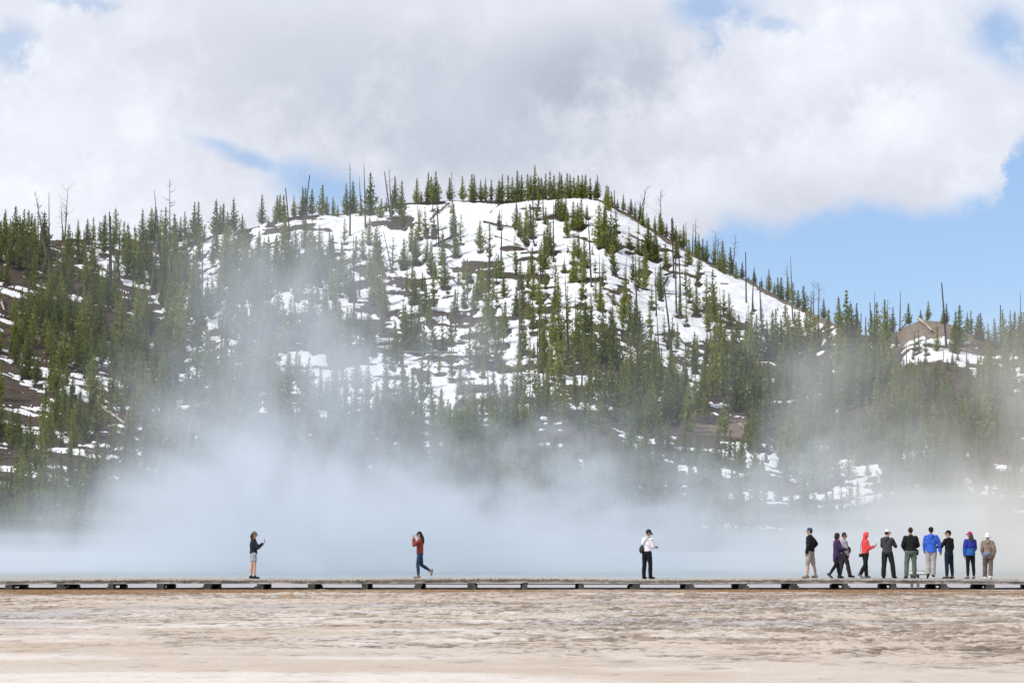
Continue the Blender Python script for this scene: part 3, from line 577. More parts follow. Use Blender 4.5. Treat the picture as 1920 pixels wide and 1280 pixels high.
for q in range(N_TRY):
    u = rnd.uniform(-60, 1980); v = rnd.uniform(405, 1030)
    if v < crest_v(u) + 14: continue
    d = float(dens(np.array(u), np.array(v)))
    clump = float(fbm(np.array(u / 38.0), np.array(v / 26.0), 2, 4))
    if rnd.random() > d * (.25 + 1.6 * sstep(.36, .64, clump)) * .60: continue
    if ((u - 1385) / 112) ** 2 + ((v - 800) / 18) ** 2 < 1 or (1682 < u < 1845 and 612 < v < 688): continue
    f = 1.9 - min(d, 1.1)
    if near_any(u, v, 8.8 * f, 8.6 * f): continue
    h = rnd.gauss(74, 17) * (.86 + .10 * (v - 450) / 300) * (.68 + .36 * min(d, 1.0))
    if rnd.random() < .12: h *= .55
    h = min(max(h, 20), 128)
    if 1672 < u < 1850 and 688 <= v < 830: h = min(h, max(24, v - 684))
    k = rnd.choice([0, 1, 1, 0, 4, 5, 8, 9, 3, 2]) if d > .55 else rnd.choice([6, 7, 6, 8, 9, 4, 5, 2, 6])
    TREES.append(dict(u=u, h=h, vf=v, k=k, sky=False)); grid.setdefault((int(u // 20), int(v // 20)), []).append((u, v))
for t in TREES:
    t['p'] = hill_pt(t['u'], t['vf']); t['hm'] = t['h'] * t['p'][1] / F
    w = t['h'] * (.16 if t['k'] < 2 else .21)
    if not t['sky'] and t['h'] > 26: well(t['u'] + 2, t['vf'] + 1.5, 3 + w * .58 * rnd.uniform(.6, 1.25), 2 + w * .26 * rnd.uniform(.6, 1.3))
for s in SNAGS:
    if s[3] - crest_v(s[2]) > 8: well(s[2] + 1.5, s[3] + 1, 4.5, 2.2)
for (u, v, a, b_) in [(742, 425, 55, 13), (750, 415, 40, 10), (812, 442, 26, 10), (835, 458, 30, 7), (905, 492, 70, 14), (870, 500, 40, 12), (775, 490, 28, 10), (700, 500, 40, 14), (1010, 395, 26, 5), (1045, 412, 40, 8), (1085, 432, 30, 7), (1150, 460, 36, 12), (960, 470, 40, 8), (990, 485, 36, 7), (1190, 470, 30, 7), (1340, 570, 34, 9), (1310, 583, 26, 7), (1205, 507, 30, 8), (1065, 512, 22, 6), (1110, 530, 38, 8), (1020, 545, 40, 10), (1000, 590, 60, 12), (860, 600, 34, 10), (790, 640, 60, 14), (700, 590, 50, 15), (590, 480, 50, 9), (570, 425, 34, 6), (545, 500, 40, 12), (480, 560, 48, 9), (500, 640, 50, 10), (830, 672, 50, 9), (790, 700, 36, 10), (865, 712, 44, 11), (1000, 690, 50, 10), (1030, 690, 36, 12), (960, 755, 44, 9), (250, 470, 40, 8), (285, 490, 34, 7), (1250, 620, 50, 8), (1180, 620, 40, 8)]:
    well(u, v, a * .7, b_ * .62)
build_hill()

# ---- which 300 pines show largest: paint all crowns far-to-near and count what stays visible through the steam
ID = np.full((360, 960), -1, int); order = sorted(range(len(TREES)), key=lambda i: -TREES[i]['p'][1])
for i in order:
    t = TREES[i]; u, vf, h = t['u'] / 2, t['vf'] / 2 - 160, t['h'] / 2; w = h * .19
    for y in range(max(0, int(vf - h)), min(360, int(vf) + 1)):
        f = 1 - (vf - y) / max(h, 1e-3); hw = max(.6, w * min(1, f * 1.25))
        a, b_ = max(0, int(u - hw)), min(960, int(u + hw) + 1)
        if a < b_: ID[y, a:b_] = i
yy_, xx_ = np.nonzero(ID >= 0)
aw = 1 - table(AU, AV, AT)(xx_ * 2.0, (yy_ + 160) * 2.0)
area = np.bincount(ID[yy_, xx_], weights=np.clip(aw - .12, 0, 1), minlength=len(TREES))
best = set(np.argsort(-area)[:300].tolist())

ZN = ['on skyline', 'high on snow slope', 'on middle slope', 'on lower slope', 'at hill foot']
def zone(t):
    if t.get('sky'): return 0
    f = (VB - t['vf']) / (VB - float(crest_v(t['u'])))
    return 1 if f > .74 else 2 if f > .52 else 3 if f > .3 else 4
CN = [(60, 'at the far left edge'), (150, 'near the left edge'), (270, 'well left of the shorts woman'), (400, 'left of the shorts woman'), (540, 'above the shorts woman'), (690, 'left of red jacket woman'), (860, 'above the red jacket woman'), (1000, 'right of red jacket woman'), (1140, 'left of white shirt man'), (1280, 'above the white shirt man'), (1420, 'right of white shirt man'), (1545, 'above the beige shorts man'), (1645, 'above the coral hooded woman'), (1725, 'above the green trousers man'), (1795, 'above the blue jacket man'), (1840, 'above the magenta cap woman'), (5000, 'at the far right edge')]
def column(u): return next(i for i, (m, s) in enumerate(CN) if u < m)
ORD = ['', 'second ', 'third ', 'fourth ', 'fifth ', 'sixth ', 'seventh ', 'eighth ', 'ninth ', 'tenth ', 'eleventh ', 'twelfth ', 'thirteenth ', 'fourteenth ', 'fifteenth ', 'sixteenth ', 'seventeenth ', 'eighteenth ', 'nineteenth ', 'twentieth ']
ORD += [ORD[0]] * 60
def place_words(items, key_u, key_z):
    cells = {}
    for i, t in enumerate(items): cells.setdefault((key_z(t), column(key_u(t))), []).append(i)
    return cells
cells = place_words(TREES, lambda t: t['u'], zone)
for (z, c), ids in cells.items():
    if z == 0:
        ids.sort(key=lambda i: TREES[i]['u'])
        for r, i in enumerate(ids):
            TREES[i]['label'] = f"{(ORD[r].strip() or 'first').strip()} {KINDS[TREES[i]['k']][0]} pine from left {ZN[0]}, {CN[c][1]}" if len(ids) > 1 else f"{KINDS[TREES[i]['k']][0]} pine alone {ZN[0]}, {CN[c][1]}"
    # ranks among all pines of the cell, tallest first; the individually built ones are nearly always the tall ones
    else:
        ids.sort(key=lambda i: -TREES[i]['h'])
        for r, i in enumerate(ids):
            TREES[i]['label'] = f"{ORD[min(r, 60)]}tallest pine {ZN[z]}, {CN[c][1]}"

ROT = {}
fv, ff, fi, fl, ft = [], [], [], [], []; nv = 0; tvs, tqs = [], []; ntv = 0
for i, t in enumerate(TREES):
    s = t['hm'] / 8.0; wx = s * (rnd.uniform(.88, 1.12)) * (1.12 if t['h'] < 50 else 1.0); rz = rnd.uniform(0, 6.28)
    lean = (rnd.gauss(0, .02), rnd.gauss(0, .02))
    x, y, z = t['p']
    if i in best:
        w, tm, cm = PINES[t['k']]
        o = empty('pine_tree', (x, y, z), rz); o.rotation_euler = (*lean, rz); o.scale = (wx, wx, s)
        tag(o, t['label'], 'pine tree', 'lodgepole pines on the hill')
        link('trunk', tm, o); link('crown', cm, o)
    else:
        tv, tq, T, L = SMALL[t['k']]
        c, sn = math.cos(rz), math.sin(rz)
        R = np.array([[c * wx, -sn * wx, 0], [sn * wx, c * wx, 0], [0, 0, s]])
        fv.append(T @ R.T + (x, y, z)); fl.append(L); ft.append(np.full(len(L), rnd.random()))
        tvs.append(tv @ R.T + (x, y, z)); tqs.append(tq + ntv); ntv += len(tv)
FV = np.concatenate(fv); TVv = np.concatenate(tvs)
nF = len(FV)
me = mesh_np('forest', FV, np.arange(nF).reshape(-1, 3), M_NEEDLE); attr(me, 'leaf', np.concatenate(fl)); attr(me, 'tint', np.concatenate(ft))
fo = link('forest', me); tag(fo, 'smaller and half hidden young pines filling the wood on the hill', 'forest', kind='stuff')
ft_ = link('trunks', mesh_np('trunks', TVv, np.concatenate(tqs), M_BARK, smooth=True), fo); ft_['kind'] = 'stuff'
print('TREES', len(TREES), 'forest tris', nF // 3)

# ---- snags
def snag_mesh(shape, seed, wood):
    r = np.random.default_rng(seed); V = []; Q = []
    def add(P, R, k=6):
        v, q = tube_np(P, R, k); off = sum(len(a) for a in V); V.append(v); Q.append(q + off)
    cx = lambda z: np.array([.10 * math.sin(z * 2.2 + seed), .08 * math.sin(z * 1.7), z])
    zs = np.linspace(-.06, 1, 9)
    top = {0: .16, 1: .12, 2: .5, 3: .10}[shape]
    add([cx(z) * (.06, .06, 1) for z in zs], [.0105 * (1 - (1 - top) * max(z, 0) ** 1.1) for z in zs], 7)
    nb = {0: 7, 1: 26, 2: 5, 3: 20}[shape]
    for q in range(nb):
        z = r.uniform(.35, .97) if shape in (1, 3) else r.uniform(.2, .95)
        a = r.uniform(0, 6.28); L = {0: .025, 1: .075, 2: .018, 3: .11}[shape] * r.uniform(.5, 1.3) * (1.25 - z * .6)
        p = cx(z) * (.06, .06, 1); d = np.array([math.cos(a), math.sin(a), r.uniform(-.25, .5) if shape != 3 else r.uniform(.5, 1.4)])
        P = [p, p + d * L * .55, p + d * L + np.array([0, 0, L * .28])]
        add(P, [.0026, .0018, .0008], 4)
    return mesh_np('snag', np.concatenate(V), np.concatenate(Q), [M_CHAR, M_GREYWOOD][wood], smooth=True)
SM = {(s, w, k): snag_mesh(s, 40 + 7 * s + k, w) for s in range(4) for w in range(2) for k in range(2)}
SW = [['straight bare black', 'leaning bare black', 'straight bare grey', 'leaning bare grey'], ['twiggy black', 'leaning twiggy black', 'twiggy grey', 'leaning twiggy grey'], ['stubby black', 'leaning stubby black', 'stubby grey', 'leaning stubby grey'], ['branchy black', 'leaning branchy black', 'branchy grey', 'leaning branchy grey']]
SN = []
for (ut, vt, uf, vf, sh, wd) in SNAGS:
    ln = abs(ut - uf) / max(vf - vt, 1) > .09
    SN.append(dict(u=uf, vf=vf, h=vf - vt, w=SW[sh][wd * 2 + ln], sky=vt < crest_v(ut) - 6, a=(ut, vt, uf, vf, sh, wd)))
cells = {}
for i, t in enumerate(SN): cells.setdefault((zone(t), column(t['u']), t['w']), []).append(i)
for (z, c, w), ids in cells.items():
    ids.sort(key=lambda i: -SN[i]['h'])
    zn = 'against sky' if z == 0 else ZN[z]
    for r, i in enumerate(ids):
        rank = '' if len(ids) == 1 else f"{ORD[r]}tallest "
        SN[i]['label'] = f"{rank}{w} snag {zn}, {CN[c][1]}"
for i, t in enumerate(SN):
    ut, vt, uf, vf, sh, wd = t['a']
    p = Vector(hill_pt(uf, vf)); q = Vector(at(ut, vt, p.y + rnd.uniform(-.3, .6)))
    d = q - p; L = d.length
    o = link('dead_tree', SM[(sh, wd, i % 2)], loc=p)
    o.rotation_mode = 'QUATERNION'; o.rotation_quaternion = d.to_track_quat('Z', 'Y') @ Matrix.Rotation(rnd.uniform(0, 6.28), 3, 'Z').to_quaternion()
    thick = min(L, 20) * .62 + 12; o.scale = (thick, thick, L)
    tag(o, t['label'], 'dead tree', 'burnt standing trunks')

# ---- fallen logs
LW = ['charred black', 'weathered grey', 'pale bleached']; cells = {}
LG = [dict(u=(a + c) / 2, vf=(b_ + d) / 2, w=LW[m], L=math.hypot(a - c, b_ - d), a=(a, b_, c, d, r, m)) for (a, b_, c, d, r, m) in LOGS]
for i, t in enumerate(LG): cells.setdefault((zone(t), column(t['u']), t['w']), []).append(i)
for (z, c, w), ids in cells.items():
    ids.sort(key=lambda i: -LG[i]['L'])
    for r, i in enumerate(ids):
        LG[i]['label'] = f"{'' if len(ids) == 1 else ORD[r] + 'longest '}{w} fallen log {ZN[z] if z else 'near the crest'}, {CN[c][1]}"
for i, t in enumerate(LG):
    a, b_, c, d, r, m = t['a']
    p = Vector(hill_pt(a, b_)); q = Vector(hill_pt(c, d)); rad = r * .62
    rr_ = np.random.default_rng(500 + i); P = []; R = []
    for k in range(7):
        f = k / 6; x = p.lerp(q, f); x.z += rad * .75 + .35 + .12 * math.sin(3 * f + i); x.y -= .5
        P.append(tuple(x)); R.append(rad * (1 - .45 * f) * rr_.uniform(.9, 1.1))
    v, Q = tube_np(P, R, 8); V = [v]; QQ = [Q]
    for k in range(4):   # broken limbs and a root plate
        f = rr_.uniform(.25, .95); x = np.array(P[int(f * 6)]); dd = rr_.normal(0, 1, 3); dd[2] = abs(dd[2]) + .3; dd /= np.linalg.norm(dd)
        v2, q2 = tube_np([x, x + dd * .5, x + dd * rr_.uniform(.8, 1.6)], [rad * .25, rad * .18, .02], 5)
        QQ.append(q2 + sum(len(z_) for z_ in V)); V.append(v2)
    me = mesh_np('fallen_log', np.concatenate(V), np.concatenate(QQ), [M_CHAR, M_GREYWOOD, M_PALEWOOD][m], smooth=True)
    c0 = Vector(P[0]); me.transform(Matrix.Translation(-c0))
    tag(link('fallen_log', me, loc=c0), t['label'], 'log', 'logs lying on the hill')
# ================================================================== boardwalk
M_DECK = simple_mat('grey_decking', (.52, .49, .45), (.24, .22, .195), 5, .85, .5, .01)
M_EDGE = simple_mat('grey_edge_timber', (.47, .445, .405), (.19, .175, .155), 1.6, .85, .5, .01)
M_STRING = simple_mat('grey_stringer_timber', (.56, .53, .485), (.20, .19, .165), 1.1, .85, .5, .01)
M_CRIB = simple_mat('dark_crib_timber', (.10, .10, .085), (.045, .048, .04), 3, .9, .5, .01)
DKY0, DKY1 = 88.0, 91.0
KINK = [(-900, 1091), (0, 1088), (120, 1086.6), (250, 1085.2), (480, 1086), (600, 1086.4), (800, 1084.6), (980, 1083.3), (1190, 1086.4), (1400, 1085.4), (1600, 1085), (1780, 1085.8), (1920, 1087.4), (2900, 1090)]
KX = [(u - 960) / F * DKY0 for u, v in KINK]; KZ = [at(960, v, DKY0)[2] for u, v in KINK]
def deck_z(x): return float(np.interp(x, KX, KZ))
def box(V, Q, x0, x1, y0, y1, z0, z1, dz0=0, dz1=0):
    """box whose left end is raised by dz0 and right end by dz1"""
    o = len(V)
    for (x, d) in ((x0, dz0), (x1, dz1)):
        V += [(x, y0, z0 + d), (x, y1, z0 + d), (x, y1, z1 + d), (x, y0, z1 + d)]
    Q += [(o, o + 1, o + 2, o + 3), (o + 7, o + 6, o + 5, o + 4), (o, o + 4, o + 5, o + 1), (o + 1, o + 5, o + 6, o + 2), (o + 2, o + 6, o + 7, o + 3), (o + 3, o + 7, o + 4, o)]
bw = empty('boardwalk', (0, 89.5, 0)); tag(bw, 'long low grey timber boardwalk on dark crib blocks above the sinter flat', 'boardwalk')
def part(name, V, Q, m, parent, off=(0, 89.5, 0), smooth=False):
    V = [(a - off[0], b_ - off[1], c - off[2]) for a, b_, c in V]
    return link(name, mesh_from(name, V, Q, m, smooth), parent)
V, Q = [], []; x = -37.0
while x < 37:
    w = .138 + rnd.uniform(-.004, .004); z = deck_z(x + w / 2); j = rnd.uniform(-.004, .004); e = rnd.uniform(-.018, .012)
    box(V, Q, x, x + w, DKY0 + e, DKY1 + rnd.uniform(-.02, .02), z - .055 + j, z + j); x += w + rnd.uniform(.012, .024)
part('decking', V, Q, M_DECK, bw)
def beam(name, y0, y1, ztop, zbot, m, cut=2.4, gap=.006):
    V, Q = [], []; x = -37.0
    while x < 37:
        w = cut * rnd.uniform(.8, 1.2); za, zb = deck_z(x), deck_z(x + w); j = rnd.uniform(-.004, .004)
        box(V, Q, x, x + w - gap, y0 + j, y1 + j, -zbot, -ztop, za, zb); x += w
    part(name, V, Q, m, bw)
beam('stringer', DKY0 + .03, DKY0 + .10, .060, .155, M_STRING, 3.9)
beam('stringer', 89.44, 89.54, .060, .155, M_STRING, 3.9)
beam('stringer', DKY1 - .10, DKY1 - .03, .060, .155, M_STRING, 3.9)
SUP = [-62, 37, 132, 224, 315, 402, 498, 592, 690, 789, 885, 985, 1087, 1188, 1286, 1384, 1477, 1571, 1660, 1752, 1838, 1932, 2025]
for u in SUP:
    xc = (u - 960) / F * 89.5; z = deck_z(xc) - .158
    w = rnd.uniform(.08, .14)
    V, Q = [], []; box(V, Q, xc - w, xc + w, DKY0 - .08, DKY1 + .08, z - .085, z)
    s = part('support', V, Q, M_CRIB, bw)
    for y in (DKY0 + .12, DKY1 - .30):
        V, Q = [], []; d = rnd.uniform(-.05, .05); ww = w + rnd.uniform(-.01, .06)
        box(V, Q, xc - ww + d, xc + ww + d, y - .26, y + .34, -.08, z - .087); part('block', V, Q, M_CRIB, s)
# wayside sign on the far side of the deck
sp = empty('wayside_sign', at(1716, 1085, 91.75)[:2] + (0,)); tag(sp, 'low slanted grey information panel on a short post behind the boardwalk', 'sign')
M_FRAME = simple_mat('grey_metal_frame', (.22, .22, .215), None, 4, .5, .1); M_PANEL = simple_mat('sign_face', (.52, .53, .53), (.40, .42, .42), 2.5, .45, 0)
zt = .50
V, Q = [], []
for s in (-.13, .10): box(V, Q, s - .05, s + .05, -.05, .03, -.05, zt - .02)
part('post', V, Q, M_FRAME, sp, (0, 0, 0))
V, Q = [], []
def slab(V, Q, x0, x1, a, b_, t):
    o = len(V)
    for (yy0, zz) in ((-.20, zt - .04), (.24, zt + .10)):
        pass
    def q(x, f, up): return (x + .10 * (1 - f), -.22 + .46 * f - .3 * up, zt - .035 + .13 * f + up)
    V += [q(x0, a, 0), q(x1, a, 0), q(x1, b_, 0), q(x0, b_, 0), q(x0, a, t), q(x1, a, t), q(x1, b_, t), q(x0, b_, t)]
    Q += [(o + 3, o + 2, o + 1, o), (o + 4, o + 5, o + 6, o + 7), (o, o + 1, o + 5, o + 4), (o + 1, o + 2, o + 6, o + 5), (o + 2, o + 3, o + 7, o + 6), (o + 3, o, o + 4, o + 7)]
slab(V, Q, -.33, .33, .1, .9, .02); part('panel', V, Q, M_PANEL, sp, (0, 0, 0))
V, Q = [], []
for a in ((-.36, .36, 0, .1), (-.36, .36, .9, 1.0), (-.36, -.33, .1, .9), (.33, .36, .1, .9)): slab(V, Q, *a, .03)
part('frame', V, Q, M_FRAME, sp, (0, 0, 0))

# stone lying on the flat
def rock_mesh(seed, r, sq):
    V, Q = [], []; n, m_ = 14, 8; rg = np.random.default_rng(seed)
    for i in range(m_ + 1):
        ph = PI * i / m_
        for j in range(n):
            th = 2 * PI * j / n; d = np.array([math.sin(ph) * math.cos(th), math.sin(ph) * math.sin(th), math.cos(ph)])
            k = 1 + .45 * (float(fbm(d[0] * 1.6 + 3 * seed, d[1] * 1.6 + d[2] * 2.3, 3, 2)) - .5) * 2
            V.append((d[0] * r * k, d[1] * r * k * .8, max(-.05, d[2] * r * k * sq)))
    for i in range(m_):
        for j in range(n): Q.append((i * n + j, (i + 1) * n + j, (i + 1) * n + (j + 1) % n, i * n + (j + 1) % n))
    return V, Q
M_ROCK = simple_mat('tan_stone', (.46, .33, .22), (.26, .18, .12), 6, .9, .5, .02)
for (u, v, r, sq, lab) in ((542, 1119, .17, .85, 'tan hump shaped stone on the flat in front of the boardwalk'), (551, 1119.5, .09, .7, 'smaller flat stone beside the tan hump on the flat')):
    Y = EYE * F / (v - V0); V, Q = rock_mesh(int(u), r, sq)
    tag(link('stone', mesh_from('stone', V, Q, M_ROCK, True), loc=((u - 960) / F * Y, Y, .0)), lab, 'stone')

# rail fence along the trail cut on the hill
p0 = Vector(hill_pt(1300, 789)); fe = empty('rail_fence', p0); tag(fe, 'thin wooden rail fence along the bare brown trail bank on the hill', 'fence')
PTS = [Vector(hill_pt(u, 789 + 2 * math.sin(u / 40))) - p0 for u in range(1300, 1462, 16)]
for p in PTS:
    v, q = tube_np([p + Vector((0, 0, -.3)), p + Vector((0, 0, 1.35))], [.10, .09], 6); link('post', mesh_np('post', v, q, M_GREYWOOD), fe)
for hz in (.65, 1.2):
    v, q = tube_np([p + Vector((0, -.1, hz)) for p in PTS], [.075] * len(PTS), 5); link('rail', mesh_np('rail', v, q, M_GREYWOOD), fe)
# ================================================================== people
class Geo:
    def __init__(s): s.V, s.F = [], []
    def ball(s, c, r, n=12, m=8, rot=None):
        rx, ry, rz = r if isinstance(r, (tuple, list)) else (r, r, r); o = len(s.V); c = Vector(c)
        def P(x, y, z):
            p = Vector((x * rx, y * ry, z * rz)); return tuple(c + (rot @ p if rot else p))
        s.V.append(P(0, 0, 1))
        for i in range(1, m):
            a = PI * i / m
            for j in range(n): b_ = 2 * PI * j / n; s.V.append(P(math.sin(a) * math.cos(b_), math.sin(a) * math.sin(b_), math.cos(a)))
        s.V.append(P(0, 0, -1)); e = len(s.V) - 1
        for j in range(n): s.F.append((o, o + 1 + j, o + 1 + (j + 1) % n)); q = o + 1 + (m - 2) * n; s.F.append((e, q + (j + 1) % n, q + j))
        for i in range(m - 2):
            for j in range(n): a = o + 1 + i * n; s.F.append((a + j, a + n + j, a + n + (j + 1) % n, a + (j + 1) % n))
        return s
    def limb(s, pts, rs, n=12):
        """rounded tapered limb through pts"""
        for i in range(len(pts)): s.ball(pts[i], rs[i], n, 8)
        for i in range(len(pts) - 1):
            a, b_ = Vector(pts[i]), Vector(pts[i + 1]); d = (b_ - a)
            if d.length < 1e-5: continue
            q = d.to_track_quat('Z', 'Y').to_matrix(); o = len(s.V)
            for (p, r) in ((a, rs[i]), (b_, rs[i + 1])):
                for j in range(n): t = 2 * PI * j / n; s.V.append(tuple(p + q @ Vector((r * math.cos(t), r * math.sin(t), 0))))
            for j in range(n): s.F.append((o + j, o + (j + 1) % n, o + n + (j + 1) % n, o + n + j))
            s.F.append(tuple(o + j for j in reversed(range(n)))); s.F.append(tuple(o + n + j for j in range(n)))
        return s
    def loft(s, rings, n=20):
        """closed body of stacked ellipses (centre, rx, ry, yaw)"""
        o = len(s.V)
        for (c, rx, ry, yw) in rings:
            for j in range(n):
                t = 2 * PI * j / n; x, y = rx * math.cos(t), ry * math.sin(t)
                s.V.append((c[0] + x * math.cos(yw) - y * math.sin(yw), c[1] + x * math.sin(yw) + y * math.cos(yw), c[2]))
        for i in range(len(rings) - 1):
            for j in range(n): a = o + i * n; s.F.append((a + j, a + (j + 1) % n, a + n + (j + 1) % n, a + n + j))
        s.F.append(tuple(o + j for j in reversed(range(n)))); e = o + (len(rings) - 1) * n; s.F.append(tuple(e + j for j in range(n)))
        return s
    def hull(s, c, half, rot=None, n=2):
        c = Vector(c); o = len(s.V)
        for x in (-1, 1):
            for y in (-1, 1):
                for z in (-1, 1): p = Vector((x * half[0], y * half[1], z * half[2])); s.V.append(tuple(c + (rot @ p if rot else p)))
        s.F += [(o + a, o + b_, o + c_, o + d) for a, b_, c_, d in ((0, 1, 3, 2), (4, 6, 7, 5), (0, 4, 5, 1), (2, 3, 7, 6), (0, 2, 6, 4), (1, 5, 7, 3))]
        return s
PENDING = []
def want(name, geo, m, parent, voxel=.012, fold=0.0, seed=0, smooth=2, zcut=None, label=None):
    me = bpy.data.meshes.new(name); me.from_pydata(geo.V, [], geo.F); me.update()
    o = bpy.data.objects.new('tmp', me); COL.objects.link(o)
    r = o.modifiers.new('r', 'REMESH'); r.mode = 'VOXEL'; r.voxel_size = voxel
    sm = o.modifiers.new('s', 'SMOOTH'); sm.factor = .5; sm.iterations = smooth
    PENDING.append((o, name, m, parent, fold, seed, label))
def flush():
    dg = bpy.context.evaluated_depsgraph_get(); dg.update()
    for (o, name, m, parent, fold, seed, label) in PENDING:
        me = bpy.data.meshes.new_from_object(o.evaluated_get(dg)); me.name = name
        nv = len(me.vertices); co = np.empty(nv * 3, np.float32); me.vertices.foreach_get('co', co); co = co.reshape(-1, 3)
        if fold:
            nr = np.empty(nv * 3, np.float32); me.vertex_normals.foreach_get('vector', nr); nr = nr.reshape(-1, 3)
            a = fbm(co[:, 0] * 9 + co[:, 1] * 7 + seed * 3.1, co[:, 2] * 16 + co[:, 0] * 5, 3, seed % 5) - .5
            co = co + nr * (a * fold)[:, None]; me.vertices.foreach_set('co', co.ravel().astype(np.float32))
        me.materials.clear(); me.materials.append(m)
        me.polygons.foreach_set('use_smooth', np.ones(len(me.polygons), bool)); me.update()
        if isinstance(parent, bpy.types.Object) and parent.get('_body') == name:
            parent.data = me; del parent['_body']
        else:
            c = link(name, me, parent)
            if label: c['label'] = label
        tm = o.data; bpy.data.objects.remove(o); bpy.data.meshes.remove(tm)
    PENDING.clear()
def cloth(name, c, k=.72, rough=.85, scale=9): return simple_mat(name, c, tuple(x * k for x in c), scale, rough, .35, .006, .15)
SKIN = simple_mat('skin', (.56, .34, .25), (.50, .29, .21), 8, .6, 0, spec=.35); SKIN_D = simple_mat('tanned_skin', (.40, .22, .15), (.34, .18, .12), 8, .6, 0)
HAIR = simple_mat('dark_hair', (.022, .016, .014), (.012, .010, .010), 30, .5, .5, .005); HAIRB = simple_mat('brown_hair', (.060, .038, .028), (.03, .02, .016), 30, .5, .5, .005)
EYE_M = simple_mat('eye', (.02, .015, .012), None, 4, .2, 0)
BLACKG = simple_mat('black_plastic', (.015, .015, .017), (.03, .03, .033), 5, .3, 0, spec=.5)
LEATHER = simple_mat('black_bag_fabric', (.03, .03, .034), (.015, .015, .018), 12, .6, .3)
def D(*a): return Vector(a).normalized()
R_ = math.radians
def person(label, u, face, h=1.70, y=89.6, hw=1.0, legs=((0, 0, 3), (0, 0, 3)), arms=((5, 8, 10, 0), (5, 8, 10, 0)), lean=0, twist=0, head=(0, 0), skin=None,
           top=None, bottom=None, shoes=None, hair=None, hat=None, hood=None, extra=None, feet=None):
    """legs: (thigh pitch, knee bend, splay, toe drop); arms: (upper pitch, out, forearm pitch, inward); angles in degrees; index 0 left, 1 right"""
    skin = skin or SKIN
    root = bpy.data.objects.new('person', None); k = h / 1.70
    hip = Vector((0, 0, .90)); J = {}
    low = 9
    for i, sx in ((0, -1), (1, 1)):
        L = legs[i]; p, kn, sp = R_(L[0]), R_(L[1]), R_(L[2]); td = R_(L[3]) if len(L) > 3 else 0
        hj = hip + Vector((sx * .09 * hw, 0, -.02)); d = D(sx * math.sin(sp), math.sin(p), -math.cos(p)); knee = hj + d * .42
        d2 = D(sx * math.sin(sp) * .4, math.sin(p - kn), -math.cos(p - kn)); ank = knee + d2 * .40
        toe = D(sx * .18, math.cos(td), -math.sin(td)); up = D(0, math.sin(td), math.cos(td))
        heel = ank - toe * .045 - up * .055; ball_ = ank + toe * .10 - up * .062; tip = ank + toe * .165 - up * .062
        low = min(low, heel.z - .03, tip.z - .022, ball_.z - .03)
        J[i] = dict(hip=hj, knee=knee, ank=ank, heel=heel, ball=ball_, tip=tip)
    off = Vector((0, 0, -low))
    for i in (0, 1):
        for q in J[i]: J[i][q] = J[i][q] + off
    hip = hip + off
    l = R_(lean); sd = Vector((0, math.sin(l), math.cos(l))); chest = hip + sd * .40; neck0 = hip + sd * .545; tw = R_(twist)
    headc = neck0 + sd * .155 + Vector((0, .02, 0)) + Vector((0, math.sin(R_(-head[1])) * .04, 0)); hy_, hp = R_(head[0]), R_(head[1])
    HR = Matrix.Rotation(hy_, 3, 'Z') @ Matrix.Rotation(hp, 3, 'X')
    A = {}
    for i, sx in ((0, -1), (1, 1)):
        p, o_, fp, inn = (R_(q) for q in arms[i][:4])
        sh = hip + sd * .475 + Matrix.Rotation(tw, 3, 'Z') @ Vector((sx * (.165 * hw), 0, 0)); Rt = Matrix.Rotation(tw, 3, 'Z')
        ud = Rt @ D(sx * math.sin(o_), math.sin(p) * math.cos(o_), -math.cos(p) * math.cos(o_)); el = sh + ud * .285
        fd = Rt @ D(-sx * math.sin(inn), math.sin(fp) * math.cos(inn), -math.cos(fp) * math.cos(inn)); wr = el + fd * .245
        A[i] = dict(sh=sh, el=el, wr=wr, fd=fd, sx=sx)
    # ---- body: one continuous surface
    g = Geo()
    g.loft([(hip + Vector((0, 0, -.08)), .13 * hw, .10, 0), (hip, .155 * hw, .11, 0), (hip + sd * .14, .125 * hw, .09, 0), (hip + sd * .30, .145 * hw, .10, tw * .6), (hip + sd * .43, .16 * hw, .095, tw), (hip + sd * .50, .12 * hw, .075, tw), (neck0, .055, .055, tw)])
    g.limb([neck0 - sd * .06, headc - Vector((0, .015, .06))], [.058, .052])
    g.ball(headc + Vector((0, 0, .02)), (.075, .093, .10), 16, 12, HR); g.ball(headc + HR @ Vector((0, .035, -.055)), (.052, .055, .062), 12, 8, HR)
    g.limb([headc + HR @ Vector((0, .088, .02)), headc + HR @ Vector((0, .108, -.018))], [.011, .017], 8)        # nose
    g.ball(headc + HR @ Vector((0, .086, -.060)), (.026, .010, .011), 8, 6, HR)                                     # mouth
    for s in (-1, 1): g.ball(headc + HR @ Vector((s * .077, -.005, .0)), (.012, .022, .033), 8, 6, HR)             # ears
    for i in (0, 1):
        j = J[i]; g.limb([j['hip'], j['hip'].lerp(j['knee'], .45), j['knee']], [.088, .076, .056]); g.limb([j['knee'], j['knee'].lerp(j['ank'], .35) - Vector((0, .012, 0)), j['ank']], [.054, .055, .036])
        g.limb([j['ank'], j['heel'] + Vector((0, 0, .012)), j['ball'] + Vector((0, 0, .012)), j['tip'] + Vector((0, 0, .012))], [.036, .033, .032, .022])
        a = A[i]; g.limb([a['sh'], a['sh'].lerp(a['el'], .5), a['el']], [.052, .046, .038]); g.limb([a['el'], a['el'].lerp(a['wr'], .35), a['wr']], [.038, .039, .026])
        # hand: palm, four unequal curled fingers, thumb off the side of the palm
        fd = a['fd']; side = fd.cross(Vector((0, 0, 1)));
        if side.length < .15: side = Vector((0, 1, 0)) - fd * fd.y
        side.normalize(); nrm = side.cross(fd); nrm.normalize()
